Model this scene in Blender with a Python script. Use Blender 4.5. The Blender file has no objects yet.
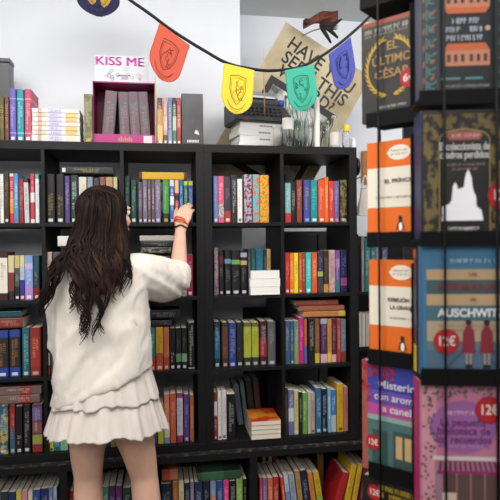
import bpy, bmesh, math, random
import numpy as np
from mathutils import Vector, Matrix, noise

random.seed(7)
SC = bpy.context.scene
COL = SC.collection

# ------------------------------------------------------------------ camera model
BASE = 0.42                       # height of the low bookcase that carries the tall ones
CX, CY, CZ = -0.21498, -2.62443, 0.98914 + BASE
YAW, PIT, ROL, FPX = 0.163988, -0.0111779, -0.0089672, 550.25
CAM = Vector((CX, CY, CZ))
Fv = Vector((math.sin(YAW)*math.cos(PIT), math.cos(YAW)*math.cos(PIT), math.sin(PIT)))
R0 = Vector((math.cos(YAW), -math.sin(YAW), 0)); U0 = R0.cross(Fv)
Rv = R0*math.cos(ROL) + U0*math.sin(ROL)
Uv = -R0*math.sin(ROL) + U0*math.cos(ROL)
def ray(px, py): return Fv + Rv*((px-250)/FPX) + Uv*((250-py)/FPX)
def at(px, py, Y):
    d = ray(px, py); return CAM + d*((Y-CY)/d.y)
def atp(px, py, p0, n):
    d = ray(px, py); return CAM + d*((p0-CAM).dot(n)/d.dot(n))
def atz(px, py, Z): return CAM + ray(px, py)*Z

# ------------------------------------------------------------------ materials
def lin(h):
    h = h.lstrip('#'); o = []
    for i in (0, 2, 4):
        v = int(h[i:i+2], 16)/255
        o.append(v/12.92 if v <= .04045 else ((v+.055)/1.055)**2.4)
    return (*o, 1)
_M = {}
def mat(h, rough=.5, metal=0.0, spec=.4):
    k = (h, rough, metal, spec)
    if k in _M: return _M[k]
    m = bpy.data.materials.new('paint_'+h.strip('#')); m.use_nodes = True
    b = m.node_tree.nodes['Principled BSDF']
    b.inputs['Roughness'].default_value = rough; b.inputs['Metallic'].default_value = metal
    b.inputs['Specular IOR Level'].default_value = spec
    if '|' in h:                                   # two-colour print: "aabbcc|ddeeff|scale"
        a, c, s = h.split('|')
        nt = m.node_tree; n = nt.nodes.new('ShaderNodeTexNoise'); r = nt.nodes.new('ShaderNodeValToRGB'); t = nt.nodes.new('ShaderNodeTexCoord')
        n.inputs['Scale'].default_value = float(s); n.inputs['Detail'].default_value = 2
        r.color_ramp.elements[0].color = lin(a); r.color_ramp.elements[1].color = lin(c)
        r.color_ramp.elements[0].position = .46; r.color_ramp.elements[1].position = .56
        nt.links.new(t.outputs['Object'], n.inputs['Vector']); nt.links.new(n.outputs['Fac'], r.inputs['Fac']); nt.links.new(r.outputs['Color'], b.inputs['Base Color'])
    else:
        b.inputs['Base Color'].default_value = lin(h)
    _M[k] = m; return m
def noisy(name, c1, c2, scale, rough, bump=0.0, stretch=(1, 1, 1), bscale=None, spec=.4, sss=0.0, lo=.3, hi=.7):
    m = bpy.data.materials.new(name); m.use_nodes = True; nt = m.node_tree; b = nt.nodes['Principled BSDF']
    t = nt.nodes.new('ShaderNodeTexCoord'); mp = nt.nodes.new('ShaderNodeMapping'); mp.inputs['Scale'].default_value = stretch
    n = nt.nodes.new('ShaderNodeTexNoise'); n.inputs['Scale'].default_value = scale; n.inputs['Detail'].default_value = 5
    r = nt.nodes.new('ShaderNodeValToRGB'); r.color_ramp.elements[0].color = lin(c1); r.color_ramp.elements[1].color = lin(c2)
    r.color_ramp.elements[0].position = lo; r.color_ramp.elements[1].position = hi
    L = nt.links.new
    L(t.outputs['Object'], mp.inputs['Vector']); L(mp.outputs['Vector'], n.inputs['Vector']); L(n.outputs['Fac'], r.inputs['Fac']); L(r.outputs['Color'], b.inputs['Base Color'])
    b.inputs['Roughness'].default_value = rough; b.inputs['Specular IOR Level'].default_value = spec
    if sss:
        b.inputs['Subsurface Weight'].default_value = sss; b.inputs['Subsurface Radius'].default_value = (.01, .004, .002)
    if bump:
        n2 = nt.nodes.new('ShaderNodeTexNoise'); n2.inputs['Scale'].default_value = bscale or scale*3; n2.inputs['Detail'].default_value = 6
        bp = nt.nodes.new('ShaderNodeBump'); bp.inputs['Strength'].default_value = bump; bp.inputs['Distance'].default_value = .004
        L(mp.outputs['Vector'], n2.inputs['Vector']); L(n2.outputs['Fac'], bp.inputs['Height']); L(bp.outputs['Normal'], b.inputs['Normal'])
    return m
SHELF = noisy('black_brown_foil', '121112', '171617', 9, .5, .05, (1, 1, 8), spec=.25)
DUSTY = noisy('worn_black_edge', '1c1b1a', '615e5a', 36, .7, .1, (1, 1, 1), lo=.5, hi=.75)
WALL = noisy('white_wall_paint', 'e6e9ef', 'eceff4', 3, .8, .04, bscale=120)
CEIL = noisy('ceiling_paint', 'd2d2d0', 'd9d9d7', 3, .85)
FLOOR = noisy('dark_floor', '4a4038', '5a4e44', 6, .5, .05)
PAPER = noisy('book_pages', 'd9ceb8', 'e9e0cf', 60, .8, .15, (1, 1, 12))
PAPERW = noisy('white_pages', 'ece7de', 'f5f1ea', 60, .8, .15, (1, 1, 12))
SKIN = noisy('skin', 'd4a68c', 'dfb49b', 14, .5, .04, bscale=90, sss=.12)
HAIRS = [noisy('hair_dark', '130b08', '1e130e', 30, .55, spec=.12), noisy('hair_mid', '1e120d', '2c1b14', 30, .52, spec=.14), noisy('hair_warm', '2e1b12', '442a1d', 30, .52, spec=.14)]
GAUZE = noisy('white_gauze_cotton', 'd9d0c5', 'e4dcd1', 20, .85, .45, (1, 1, .5), bscale=70, spec=.15)
GAUZE2 = noisy('white_skirt_cotton', 'd0c6bd', 'dcd2c9', 20, .85, .4, (1, 1, .25), bscale=110, spec=.15)
PARCH = noisy('parchment', '9c8a66', 'd2c6a8', 5, .75, .05)
BLACKM = mat('0d0d0e', .4); WIRE = mat('060607', .6, 0, .15)
def glass(name, tint, rough=.02):
    m = bpy.data.materials.new(name); m.use_nodes = True; b = m.node_tree.nodes['Principled BSDF']
    b.inputs['Base Color'].default_value = tint; b.inputs['Transmission Weight'].default_value = 1
    b.inputs['Roughness'].default_value = rough; b.inputs['IOR'].default_value = 1.18
    return m
GLASS = glass('clear_bottle_glass', (.98, .99, .985, 1)); GLASS2 = glass('faintly_green_glass', (.9, .96, .93, 1))

# ------------------------------------------------------------------ object helpers
def mesh_obj(name, verts, faces, mats, parent=None, midx=None, smooth=False):
    me = bpy.data.meshes.new(name); me.from_pydata([tuple(v) for v in verts], [], [tuple(f) for f in faces])
    for m in (mats if isinstance(mats, (list, tuple)) else [mats]): me.materials.append(m)
    if midx is not None: me.polygons.foreach_set('material_index', midx)
    if smooth: me.polygons.foreach_set('use_smooth', [True]*len(me.polygons))
    me.update()
    o = bpy.data.objects.new(name, me); COL.objects.link(o)
    if parent is not None: o.parent = parent
    return o
def tag(o, label=None, cat=None, group=None, kind=None):
    if label: o['label'] = label
    if cat: o['category'] = cat
    if group: o['group'] = group
    if kind: o['kind'] = kind
    return o
def empty(name, loc, rz=0.0, **k):
    o = bpy.data.objects.new(name, None); COL.objects.link(o); o.location = loc; o.rotation_euler = (0, 0, rz); o.empty_display_size = .05
    return tag(o, **k)
class B:                                             # collects shapes for one mesh
    def __init__(s): s.v = []; s.f = []; s.m = []
    def add(s, v, f, m=0):
        n = len(s.v); s.v += [Vector(p) for p in v]; s.f += [tuple(i+n for i in q) for q in f]; s.m += [m]*len(f); return s
    def box(s, a, b, m=0, bev=0.0):
        x0, y0, z0 = a; x1, y1, z1 = b
        if bev <= 0:
            return s.add([(x0,y0,z0),(x1,y0,z0),(x1,y1,z0),(x0,y1,z0),(x0,y0,z1),(x1,y0,z1),(x1,y1,z1),(x0,y1,z1)],
                         [(0,3,2,1),(4,5,6,7),(0,1,5,4),(1,2,6,5),(2,3,7,6),(3,0,4,7)], m)
        bm = bmesh.new(); bmesh.ops.create_cube(bm, size=1)
        for v in bm.verts: v.co = Vector(((x0+x1)/2+v.co.x*(x1-x0), (y0+y1)/2+v.co.y*(y1-y0), (z0+z1)/2+v.co.z*(z1-z0)))
        bmesh.ops.bevel(bm, geom=bm.edges[:], offset=bev, segments=2, affect='EDGES', profile=.5)
        bm.verts.index_update(); s.add([v.co.copy() for v in bm.verts], [[v.index for v in f.verts] for f in bm.faces], m); bm.free(); return s
    def tube(s, pts, rad, n=8, m=0, cap=True, flat=None):
        pts = [Vector(p) for p in pts]; rad = rad if isinstance(rad, (list, tuple)) else [rad]*len(pts)
        V = []; F = []; up = Vector((0, 0, 1)); prev = None
        for i, p in enumerate(pts):
            t = (pts[min(i+1, len(pts)-1)]-pts[max(i-1, 0)]).normalized()
            if prev is None:
                a = t.cross(up if abs(t.z) < .9 else Vector((1, 0, 0))).normalized()
            else:
                a = (prev - t*prev.dot(t)).normalized()
            prev = a; b = t.cross(a); fl = flat or 1
            for k in range(n):
                an = 2*math.pi*k/n; V.append(p + a*math.cos(an)*rad[i] + b*math.sin(an)*rad[i]*fl)
        for i in range(len(pts)-1):
            for k in range(n): F.append((i*n+k, i*n+(k+1) % n, (i+1)*n+(k+1) % n, (i+1)*n+k))
        if cap: F.append(tuple(reversed(range(n)))); F.append(tuple(range((len(pts)-1)*n, len(pts)*n)))
        return s.add(V, F, m)
    def lathe(s, prof, c=(0, 0, 0), n=24, m=0):
        c = Vector(c); V = []; F = []
        for r, z in prof:
            for k in range(n):
                a = 2*math.pi*k/n; V.append(c+Vector((r*math.cos(a), r*math.sin(a), z)))
        for i in range(len(prof)-1):
            for k in range(n): F.append((i*n+k, i*n+(k+1) % n, (i+1)*n+(k+1) % n, (i+1)*n+k))
        F.append(tuple(reversed(range(n)))); F.append(tuple(range((len(prof)-1)*n, len(prof)*n)))
        return s.add(V, F, m)
    def ell(s, c, r, rot=None, n=20, m=0):
        c = Vector(c); V = []; F = []; k2 = n//2
        for i in range(1, k2):
            th = math.pi*i/k2
            for k in range(n):
                a = 2*math.pi*k/n; p = Vector((r[0]*math.sin(th)*math.cos(a), r[1]*math.sin(th)*math.sin(a), r[2]*math.cos(th)))
                V.append(c + (rot @ p if rot else p))
        top = len(V); V.append(c + (rot @ Vector((0, 0, r[2])) if rot else Vector((0, 0, r[2])))); V.append(c - (rot @ Vector((0, 0, r[2])) if rot else Vector((0, 0, r[2]))))
        for i in range(k2-2):
            for k in range(n): F.append((i*n+k, (i+1)*n+k, (i+1)*n+(k+1) % n, i*n+(k+1) % n))
        for k in range(n):
            F.append((top, k, (k+1) % n)); F.append((top+1, (k2-2)*n+(k+1) % n, (k2-2)*n+k))
        return s.add(V, F, m)
    def build(s, name, mats, parent=None, smooth=False):
        return mesh_obj(name, s.v, s.f, mats, parent, s.m, smooth)
def remesh(name, b, voxel, mats, parent=None, smooth=4):
    """union of the shapes in b as one smooth closed surface"""
    tmp = b.build('tmp', mats); md = tmp.modifiers.new('r', 'REMESH'); md.mode = 'VOXEL'; md.voxel_size = voxel
    if smooth:
        s = tmp.modifiers.new('s', 'SMOOTH'); s.iterations = smooth; s.factor = .5
    dg = bpy.context.evaluated_depsgraph_get(); dg.update()
    me = bpy.data.meshes.new_from_object(tmp.evaluated_get(dg)); me.name = name
    bpy.data.objects.remove(tmp)
    me.materials.clear()
    for m in (mats if isinstance(mats, (list, tuple)) else [mats]): me.materials.append(m)
    me.polygons.foreach_set('use_smooth', [True]*len(me.polygons)); me.polygons.foreach_set('material_index', [0]*len(me.polygons))
    o = bpy.data.objects.new(name, me); COL.objects.link(o)
    if parent is not None: o.parent = parent
    return o
def text(name, body, size, col, parent, M, align='CENTER', bold=0.0, wid=None, m=None, label=None, spacing=1.0):
    cu = bpy.data.curves.new(name, 'FONT'); cu.body = body; cu.size = size; cu.align_x = align; cu.align_y = 'CENTER'
    cu.extrude = .0002; cu.offset = bold; cu.space_character = spacing
    cu.materials.append(m or mat(col, .5)); cu.resolution_u = 4
    t = bpy.data.objects.new('tmp', cu); COL.objects.link(t)
    dg = bpy.context.evaluated_depsgraph_get(); dg.update()
    me = bpy.data.meshes.new_from_object(t.evaluated_get(dg)); me.name = name
    bpy.data.objects.remove(t)
    w = max(v.co.x for v in me.vertices)-min(v.co.x for v in me.vertices)
    if wid and w > 0: M = M @ Matrix.Diagonal((wid/w, 1, 1, 1))
    o = bpy.data.objects.new(name, me); COL.objects.link(o); o.parent = parent
    o.matrix_local = M
    return o
FACE = Matrix.Rotation(math.pi/2, 4, 'X')            # stands a flat XY drawing upright, facing -Y

# ------------------------------------------------------------------ room
def struct(name, b, m): return tag(b.build(name, m), kind='structure')
WY = .43; RY = .86; CH = 2.87
XC = at(240, 30, WY).x                              # corner where the wall steps back
struct('floor', B().box((-2.6, -3.6, -.05), (2.4, 1.0, 0)), FLOOR)
struct('ceiling', B().box((-2.6, -3.6, CH), (2.4, 1.0, CH+.05)), CEIL)
struct('wall_back', B().box((-2.6, WY, 0), (XC, 1.0, CH)), WALL)
struct('wall_recess', B().box((XC, RY, 0), (2.4, 1.0, CH)), WALL)
struct('wall_left', B().box((-2.65, -3.6, 0), (-2.6, 1.0, CH)), WALL)
struct('wall_right', B().box((2.4, -3.6, 0), (2.45, 1.0, CH)), WALL)

# ------------------------------------------------------------------ bookcases
C_, T_, S_, D_ = .335, .0165, .038, .39
PIT_ = C_ + T_
def shelf_z(r): return BASE + S_ + PIT_*(3-r)        # r = 0 is the top row
ZTOP = BASE + 4*C_ + 3*T_ + 2*S_
def bookcase(name, x0, ncol, label):
    W = 2*S_ + ncol*C_ + (ncol-1)*T_
    r = empty(name, (x0, 0, BASE), label=label, cat='bookcase', group='black cube bookcases along the wall')
    H = ZTOP-BASE; bv = .0012
    B().box((0, 0, H-S_), (W, D_, H), 0, bv).build('top_panel', SHELF, r)
    B().box((0, 0, 0), (W, D_, S_), 0, bv).build('bottom_panel', SHELF, r)
    for x in (0, W-S_): B().box((x, 0, S_), (x+S_, D_, H-S_), 0, bv).build('side_panel', SHELF, r)
    for c in range(1, ncol):
        x = S_ + c*PIT_ - T_; B().box((x, .001, S_), (x+T_, D_, H-S_), 0, .0008).build('divider', SHELF, r)
    for c in range(ncol):
        for k in range(1, 4):
            z = S_ + k*PIT_ - T_; x = S_ + c*PIT_
            B().box((x, .001, z), (x+C_, D_, z+T_), 0, .0008).build('shelf_board', SHELF, r)
    return r
bookcase('bookcase', 0, 2, 'black open cube bookcase two bays wide carrying the typewriter and glass bottles')
WU1 = 2*S_ + 4*C_ + 3*T_
bookcase('bookcase', -WU1, 4, 'wide black open cube bookcase the woman reaches into, carrying the pink display box')
# low case underneath
LY = -.022
XR = at(388, 470, LY).x
XL = -1.55
low = empty('low_bookcase', (0, LY, 0), label='long low black bookcase under the two cube bookcases, full of jumbled books', cat='bookcase')
B().box((XL, 0, BASE-.042), (XR, .41, BASE-.0012), 0, .001).build('top_panel', SHELF, low)
B().box((XL, -.0012, BASE-.011), (XR, .021, BASE+.0004)).build('worn_edge', DUSTY, low)
B().box((XL, .02, 0), (XR, .41, .04)).build('bottom_panel', SHELF, low)
LOWX = [at(p, 480, LY).x for p in (63, 154, 254)]
for x in (XL+.02, *LOWX, XR-.02): B().box((x-.018, .002, .04), (x+.018, .41, BASE-.042), 0, .001).build('upright', SHELF, low)
B().box((XL, .40, .04), (XR, .41, BASE-.042)).build('back_panel', SHELF, low)

# ------------------------------------------------------------------ books
ORD = 'first second third fourth fifth sixth seventh eighth ninth tenth eleventh twelfth thirteenth fourteenth fifteenth sixteenth seventeenth'.split()
def book_mesh(w, d, h, bands, hard, title, rnd, seed):
    """spine to the front (-Y), thickness along X, returns cover, pages and spine printing"""
    rs = random.Random(seed)
    t = .0022 if hard else .0009; ov = .003 if hard else .0005
    bow = min(.0035, w*.12) if rnd else .0006
    out = [(0, d), (0, bow+.001), (w*.12, bow*.35), (w*.35, bow*.05), (w*.65, bow*.05), (w*.88, bow*.35), (w, bow+.001), (w, d)]
    inn = [(t, d), (t, bow+.004), (w*.3, bow*.2+t+.0015), (w*.7, bow*.2+t+.0015), (w-t, bow+.004), (w-t, d)]
    zs = sorted({0, 1, *[b[0] for b in bands], *[b[1] for b in bands]}); zs = [z for z in zs if 0 <= z <= 1]
    no, ni = len(out), len(inn); V = []; F = []; MI = []
    mats = []
    def mi(c):
        m = mat(c, .38 if not hard else .5)
        if m not in mats: mats.append(m)
        return mats.index(m)
    def colr(z):
        c = bands[0][2]
        for b in bands:
            if b[0] <= z <= b[1]: c = b[2]
        return c
    for z in zs: V += [(x, y, z*h) for x, y in out]
    for i in range(len(zs)-1):
        m = mi(colr((zs[i]+zs[i+1])/2))
        for k in range(no-1): F.append((i*no+k, i*no+k+1, (i+1)*no+k+1, (i+1)*no+k)); MI.append(m)
    o = len(V); V += [(x, y, 0) for x, y in inn] + [(x, y, h) for x, y in inn]
    base = mi(bands[0][2])
    for k in range(ni-1): F.append((o+k+1, o+k, o+ni+k, o+ni+k+1)); MI.append(base)
    last = (len(zs)-1)*no
    F.append(tuple(range(last, last+no)) + tuple(reversed(range(o+ni, o+2*ni)))); MI.append(base)
    F.append(tuple(reversed(range(0, no))) + tuple(range(o, o+ni))); MI.append(base)
    F.append((last, 0, o, o+ni)); MI.append(base); F.append((no-1, last+no-1, o+2*ni-1, o+ni-1)); MI.append(base)
    cover = (V, F, mats, MI)
    pg = B().box((t+.0002, bow+t+.002, ov), (w-t-.0002, d-ov-.0005, h-ov))
    ti = B()
    if title:
        col, lab = title[0], (title[1] if len(title) > 1 else None)
        tm = [mat(col, .5)]
        z0, z1 = (title[2], title[3]) if len(title) > 3 else (.3, .86)
        lines = 1 if w < .02 else 2
        for L in range(lines):
            cxs = w*(.5 if lines == 1 else (.37, .66)[L]); z = h*z1 - rs.random()*.02; hw = w*(.22 if lines == 1 else .11)
            zend = h*(z0 if L == 0 else z0 + (z1-z0)*rs.uniform(.1, .6))
            while z > zend:
                ln = rs.uniform(.0028, .0055)
                if rs.random() < .18: z -= .004; continue
                kind = rs.random()
                if kind < .5: ti.box((cxs-hw, -.0004, z-ln*.35), (cxs+hw, bow*.3, z))
                else:
                    ti.box((cxs-hw, -.0004, z-ln*.8), (cxs-hw*.4, bow*.3, z)); ti.box((cxs+hw*.3, -.0004, z-ln*.8), (cxs+hw, bow*.3, z))
                z -= ln+.0012
        if lab:
            tm.append(mat(lab, .5)); ti.box((w*.22, -.0005, h*.03), (w*.78, bow*.4, h*.03+min(w*.6, .014)), 1)
        return cover, pg, ti, tm
    return cover, pg, None, None
BK = [0]
def book(X0, X1, Z0, Z1, Yf, bands, label, group, depth=.15, hard=False, title=None, rnd=False, tilt=0.0, lying=False, page=None, rz=0.0, name=None):
    """one book; standing: X0..X1 thickness, Z0..Z1 height; lying: X0..X1 length of spine, Z0..Z1 thickness"""
    BK[0] += 1
    if isinstance(bands, str): bands = [(0, 1, bands)]
    w, h = (X1-X0, Z1-Z0) if not lying else (Z1-Z0, X1-X0)
    c, pg, ti, tm = book_mesh(w-.0006, depth, h, bands, hard, title, rnd, BK[0])
    r = mesh_obj(name or ('hardback_book' if hard else 'paperback_book'), c[0], c[1], c[2], None, c[3])
    tag(r, label, 'book', group)
    pg.build('page_block', page or PAPER, r)
    if ti and ti.v: ti.build('spine_lettering', tm, r)
    if not lying:
        if tilt >= 0: M = Matrix.Translation((X0, Yf, Z0)) @ Matrix.Translation((w, 0, 0)) @ Matrix.Rotation(tilt, 4, 'Y') @ Matrix.Translation((-w, 0, 0))
        else: M = Matrix.Translation((X0, Yf, Z0)) @ Matrix.Rotation(tilt, 4, 'Y')
    else:
        M = Matrix.Translation((X0, Yf, Z0)) @ Matrix.Rotation(rz, 4, 'Z') @ Matrix.Translation((0, 0, w)) @ Matrix.Rotation(math.pi/2, 4, 'Y')
        if tilt: M = M @ Matrix.Rotation(tilt, 4, 'Y')
    r.matrix_world = M
    return r
BAY = ['bay at the picture edge', "bay behind the woman's head", "bay she reaches into", 'bay under the typewriter', 'bay under the bottles']
BAY = ['outermost bay', "bay behind the woman", 'bay she reaches into', 'bay under the typewriter', 'bay under the bottles']
ROW = ['top', 'second', 'third', 'lowest']
SEAT = {}
def cell(r, c, items, Yf=.03, depth=.15):
    """items: (px0, px1, py_top, bands, look, opts)"""
    z = shelf_z(r)
    ZM = z+.1
    n = 0
    lo = [-WU1+S_+PIT_, -WU1+S_+2*PIT_, -WU1+S_+3*PIT_, S_, S_+PIT_][c]+.001; hi = lo+C_-.002
    for it in items:
        px0, px1, pyt, bands, look = it[:5]; o = dict(it[5]) if len(it) > 5 else {}
        yf = o.pop('Y', Yf); pyb = {0: 223, 1: 297, 2: 369, 3: 443}[r]
        pym = (pyt+pyb)/2
        X0, X1 = max(lo, at(px0, pym, yf).x), min(hi, at(px1, pym, yf).x)
        if c == 0: X0 = at(px0, pym, yf).x
        Z1 = at((px0+px1)/2, pyt, yf).z
        o.setdefault('depth', depth + random.uniform(-.012, .012))
        if o.pop('lie', False):
            zb = o.pop('zb', None) or at((px0+px1)/2, o.pop('pb'), yf).z
            o.pop('pb', None)
            lab = f"{look}, lying flat on {ROW[r]} shelf, {BAY[c]}"
            book(X0, X1, zb, Z1, yf, bands, lab, f'books in the {BAY[c]}, {ROW[r]} shelf', lying=True, **o)
        else:
            lab = f"{look}, {ORD[n]} on {ROW[r]} shelf, {BAY[c]}"; n += 1
            book(X0, X1, z+.0005, Z1, yf+random.uniform(-.003, .003), bands, lab, f'books in the {BAY[c]}, {ROW[r]} shelf', **o)
W = lambda c='e8e4dc', lab=None, a=.3, b=.86: dict(title=(c, lab, a, b))
def H(c='e8e4dc', lab=None, a=.3, b=.86, **k): return dict(title=(c, lab, a, b), hard=True, rnd=True, **k)
def O(c=None, lab=None, a=.3, b=.86, **k):
    d = dict(k)
    if c: d['title'] = (c, lab, a, b)
    return d
LIFT = lambda h: h
# ---- top row
cell(0, 0, [
 (-12, -7, 173, '345a7a', 'blue paperback', O('d0d0d0')), (-6.5, -.5, 175, '7d2b2b', 'maroon paperback', O('d0c0a0')),
 (0, 3.6, 174, 'e4e2dc', 'white paperback', O('6a6a6a')),
 (4.2, 9, 172, '2c2620', 'dark brown paperback with olive title', O('8a8040', 'd8d4c8')),
 (9.8, 13.8, 173.5, [(0, 1, 'c8303a'), (.2, .5, 'e0842c'), (.5, .66, 'd24538'), (.94, 1, 'd9c9b0')], 'red paperback with orange flames', O('f0e2d4', None, .35, .9)),
 (14, 18.4, 173.5, '3f8fc0', 'sky blue paperback', O('dff0fa', 'b44a6a')),
 (18.8, 23.6, 178.5, '8e2026', 'dark red paperback', O('c9938d')),
 (24.6, 29.2, 178, [(0, 1, 'c9c5c6'), (.9, 1, '26242a')], 'leaning pale grey paperback', O('77757c', tilt=-.02)),
 (30.4, 34.4, 173.5, [(0, 1, 'c23a4c'), (.42, .62, 'e8d8d6'), (0, .08, 'e8d8d6')], 'crimson paperback with white middle', O('e9c6c6', None, .62, .92)),
 (35.4, 39.2, 174, [(0, 1, 'e2e6e4'), (.9, 1, '5fa8a8')], 'white paperback with teal cap', O('9aa8a8'))])
cell(0, 1, [
 (46.5, 54.8, 174, '1b1a1c', 'black hardback with gold lettering', H('a8934a', 'd6d2ca', .18, .6)),
 (56.2, 64.2, 174, '1b1a1c', 'matching black hardback with gold lettering', H('a8934a', 'd6d2ca', .18, .6)),
 (65, 69.8, 176, '493a72', 'purple paperback', O('a99ac8')),
 (70.4, 78, 175, '223530', 'dark green hardback with white title', H('c9d4c8', 'd0d0c8')),
 (79, 86.6, 177, 'cfc6b6', 'cream paperback', O('a09684')), (87.5, 93, 177, '7d8794', 'blue grey paperback', O('c9cdd2')),
 (93.6, 99.6, 178, '2c2c36', 'charcoal paperback', O('8a8aa0')), (100, 105.5, 177, '7a4a3e', 'reddish brown paperback', O('c9a48a')),
 (106, 113, 177, 'a98a5e', 'tan paperback', O('5e4a30')), (113.6, 117.6, 177, 'b8b48a', 'pale olive paperback', O('6a6a48')),
 (61, 113, 166.8, '19191b', 'black book with gold spine lettering', dict(lie=True, pb=174, title=('a89a4c', 'e0dcd4', .25, .75))),
 ])
cell(0, 2, [
 (123.6, 130, 176, '20302f', 'very dark teal hardback', H('6a8a84')), (131, 136.6, 180, '22403a', 'bottle green hardback', H('86b0a0', 'c8d4cc')),
 (138.4, 142.4, 182, '4c4a54', 'grey series paperback', O('a8a6b0', 'c9c6d0')), (142.8, 147.2, 180, '6e6376', 'mauve grey series paperback', O('cfc6d8', 'c9c6d0')),
 (147.6, 151, 180, '5e4f50', 'brown grey series paperback', O('c6b8b4', 'c9c6d0')), (151.4, 155, 180, '574a50', 'dusky series paperback', O('cabcc0', 'c9c6d0')),
 (155.4, 160.6, 180, '746a86', 'violet grey series paperback', O('d4cce0', 'c9c6d0')),
 (163, 169, 180, [(0, 1, '3d8a3a'), (0, .22, '1e2a20')], 'bright green paperback with black base', O('9ad488', 'b8a850', .3, .9)),
 (170, 174.2, 180, [(0, 1, '4c62a8'), (.42, .62, 'd4d4da'), (.86, 1, 'c8c8d8')], 'blue paperback with white middle', O('dfe2f2', 'e0e0e8')),
 (175, 179, 180, [(0, 1, 'a83a34'), (.7, 1, 'dcae80'), (.52, .66, '2a2428')], 'red paperback with peach top', O('e6c2b0', None, .1, .5)),
 (179.6, 183.2, 180, '2a62a0', 'strong blue paperback', O('b4d2ee')), (183.8, 188, 181, [(0, 1, '35604a'), (.9, 1, 'a8b848')], 'dark green paperback with lime cap', O('a0c090')),
 (188.6, 193, 181, [(0, 1, '2a4f88'), (.9, 1, 'a8b848')], 'navy paperback with lime cap', O('9ab6dc')),
 (139.5, 187, 172.3, [(0, 1, 'c79b22'), (0, .06, '5a1c18'), (.94, 1, '5a1c18')], 'yellow edged book with dark red cover', dict(lie=True, pb=179.6, hard=True, depth=.12)),
 ])
cell(0, 3, [
 (213.6, 218, 176, '6f7fb8', 'periwinkle blue paperback', O('a8b4dc', 'd8dcec')),
 (218.4, 224, 176, [(0, 1, 'd8587e'), (.12, .4, '2a2428|f0e6e6|260')], 'pink paperback with black and white drawing', O('f6c6d2', None, .5, .9)),
 (224.4, 231, 176.5, [(0, 1, '3a3838'), (0, .25, 'a83a34')], 'charcoal paperback with red base', O('8e8a88', 'd8c8c4', .5, .8)),
 (231.4, 237, 175, '2c2b2e', 'black paperback with white lettering', O('c9c8ca', None, .2, .9)),
 (237.6, 242.4, 179, 'e6e2dc', 'white paperback with red title', O('b8504c', '6a6a6a', .35, .8)),
 (244.2, 252, 174.5, 'a8a6b6|7c2636|70', 'lavender grey hardback splashed with dark red', O(None, None, hard=True)),
 (252.8, 259.4, 174.5, '4fb4c0|d06a44|60', 'turquoise hardback splashed with orange', O(None, None, hard=True)),
 (260, 269, 175, 'f0a028|a8842a|85', 'golden orange hardback with leafy print', O(None, None, hard=True))])
cell(0, 4, [
 (285.2, 290.8, 183, [(0, 1, '7fb0ae'), (0, .24, 'c03c38')], 'pale teal paperback with red base', O('d8ecea', None, .35, .9)),
 (291.2, 296, 182, '232022', 'black paperback with white marks', O('b8b0a4')),
 (297, 302, 180, '8a4438', 'brick red paperback', O('e0b49a')), (304, 310.4, 180, '474a90', 'indigo hardback with gold title', H('b8a070', 'a0a0d0')),
 (311, 318, 180, '168a8c', 'teal hardback', H('7fd0cc', 'd8e8e4')), (318.6, 324.8, 180, 'd8542c', 'orange red paperback', O('f0b088', 'f0d8c8')),
 (325, 328.8, 177, 'e0702c', 'tall slim orange paperback', O('f4c090')), (329.2, 334, 181, 'd23c34', 'scarlet paperback', O('f4c4b4', 'f0d8d0')),
 (334.4, 339, 181, '6f5f98', 'violet paperback', O('c8bce0', 'd88a7a')), (340.4, 347.4, 180, '262420|8a7a44|60', 'black hardback with gilt ornament', O('a89a5c', 'c8c0a0', .2, .85))], Yf=.035)
# ---- second row
cell(1, 0, [
 (-10, -1.5, 253, '5a6a44', 'moss green paperback', O('c0c8a8')),
 (-1, 7.4, 252, [(0, 1, '3c1c20'), (.15, .88, 'dcd4c8'), (.16, .87, 'e2dacc')], 'dark wine hardback with tall white panel', O('8a7a70', None, .4, .8, hard=True)),
 (8.4, 14, 255.5, [(0, 1, 'd2c49a'), (.2, .62, '7a3a34'), (0, .2, '2c2424')], 'cream topped comic with red coat figure', O(None, None)),
 (14.6, 19.4, 255.5, [(0, 1, '4e5248'), (.72, 1, 'c0b480'), (0, .3, '202426')], 'dark comic with yellowish cap', O('9aa8b8', 'dcd8d0', .4, .6)),
 (19.8, 24.6, 255.5, [(0, 1, '2f3a88'), (.45, 1, 'b8bcc4'), (.78, 1, 'd2c890'), (0, .1, '94405a')], 'comic with yellow cap and blue base', O('5a7ab0', 'dcd8d0', .5, .7)),
 (25, 33, 255.5, [(0, 1, '7f9cd0'), (0, .32, 'b088c0'), (.7, .82, 'c0b0d0')], 'light blue comic with pink lower half', O('c8d4f0', 'e4e0e8', .35, .7)),
 (33.4, 39.2, 255.5, [(0, 1, '23505a'), (0, .26, '7c2c28'), (.26, .62, '2c3a40')], 'dark teal comic with rust base', O('b4c0c0', 'e0dcd4', .35, .65))])
cell(1, 1, [
 (46, 52, 252, 'b8a8a0', 'pinkish beige paperback', O('7a6a66')), (53, 60, 252, '4a4a54', 'grey paperback', O('b0b0b8')), (61, 69, 254, '7c3434', 'maroon paperback', O('d0b0a0')),
 (70, 78, 253, '30506a', 'steel blue paperback', O('b0c8d8')), (79, 88, 255, 'c0b8a8', 'stone paperback', O('6a6050')), (89, 97, 253, '303038', 'charcoal paperback', O('a0a0a8')),
 (98, 108, 255, '6a7a58', 'sage paperback', O('d0d8c0')), (109, 117, 253, '8a5a40', 'brown paperback', O('e0c0a0')),
 (58, 100, 236, 'd8d4cc', 'white book', dict(lie=True, pb=246))])
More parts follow.
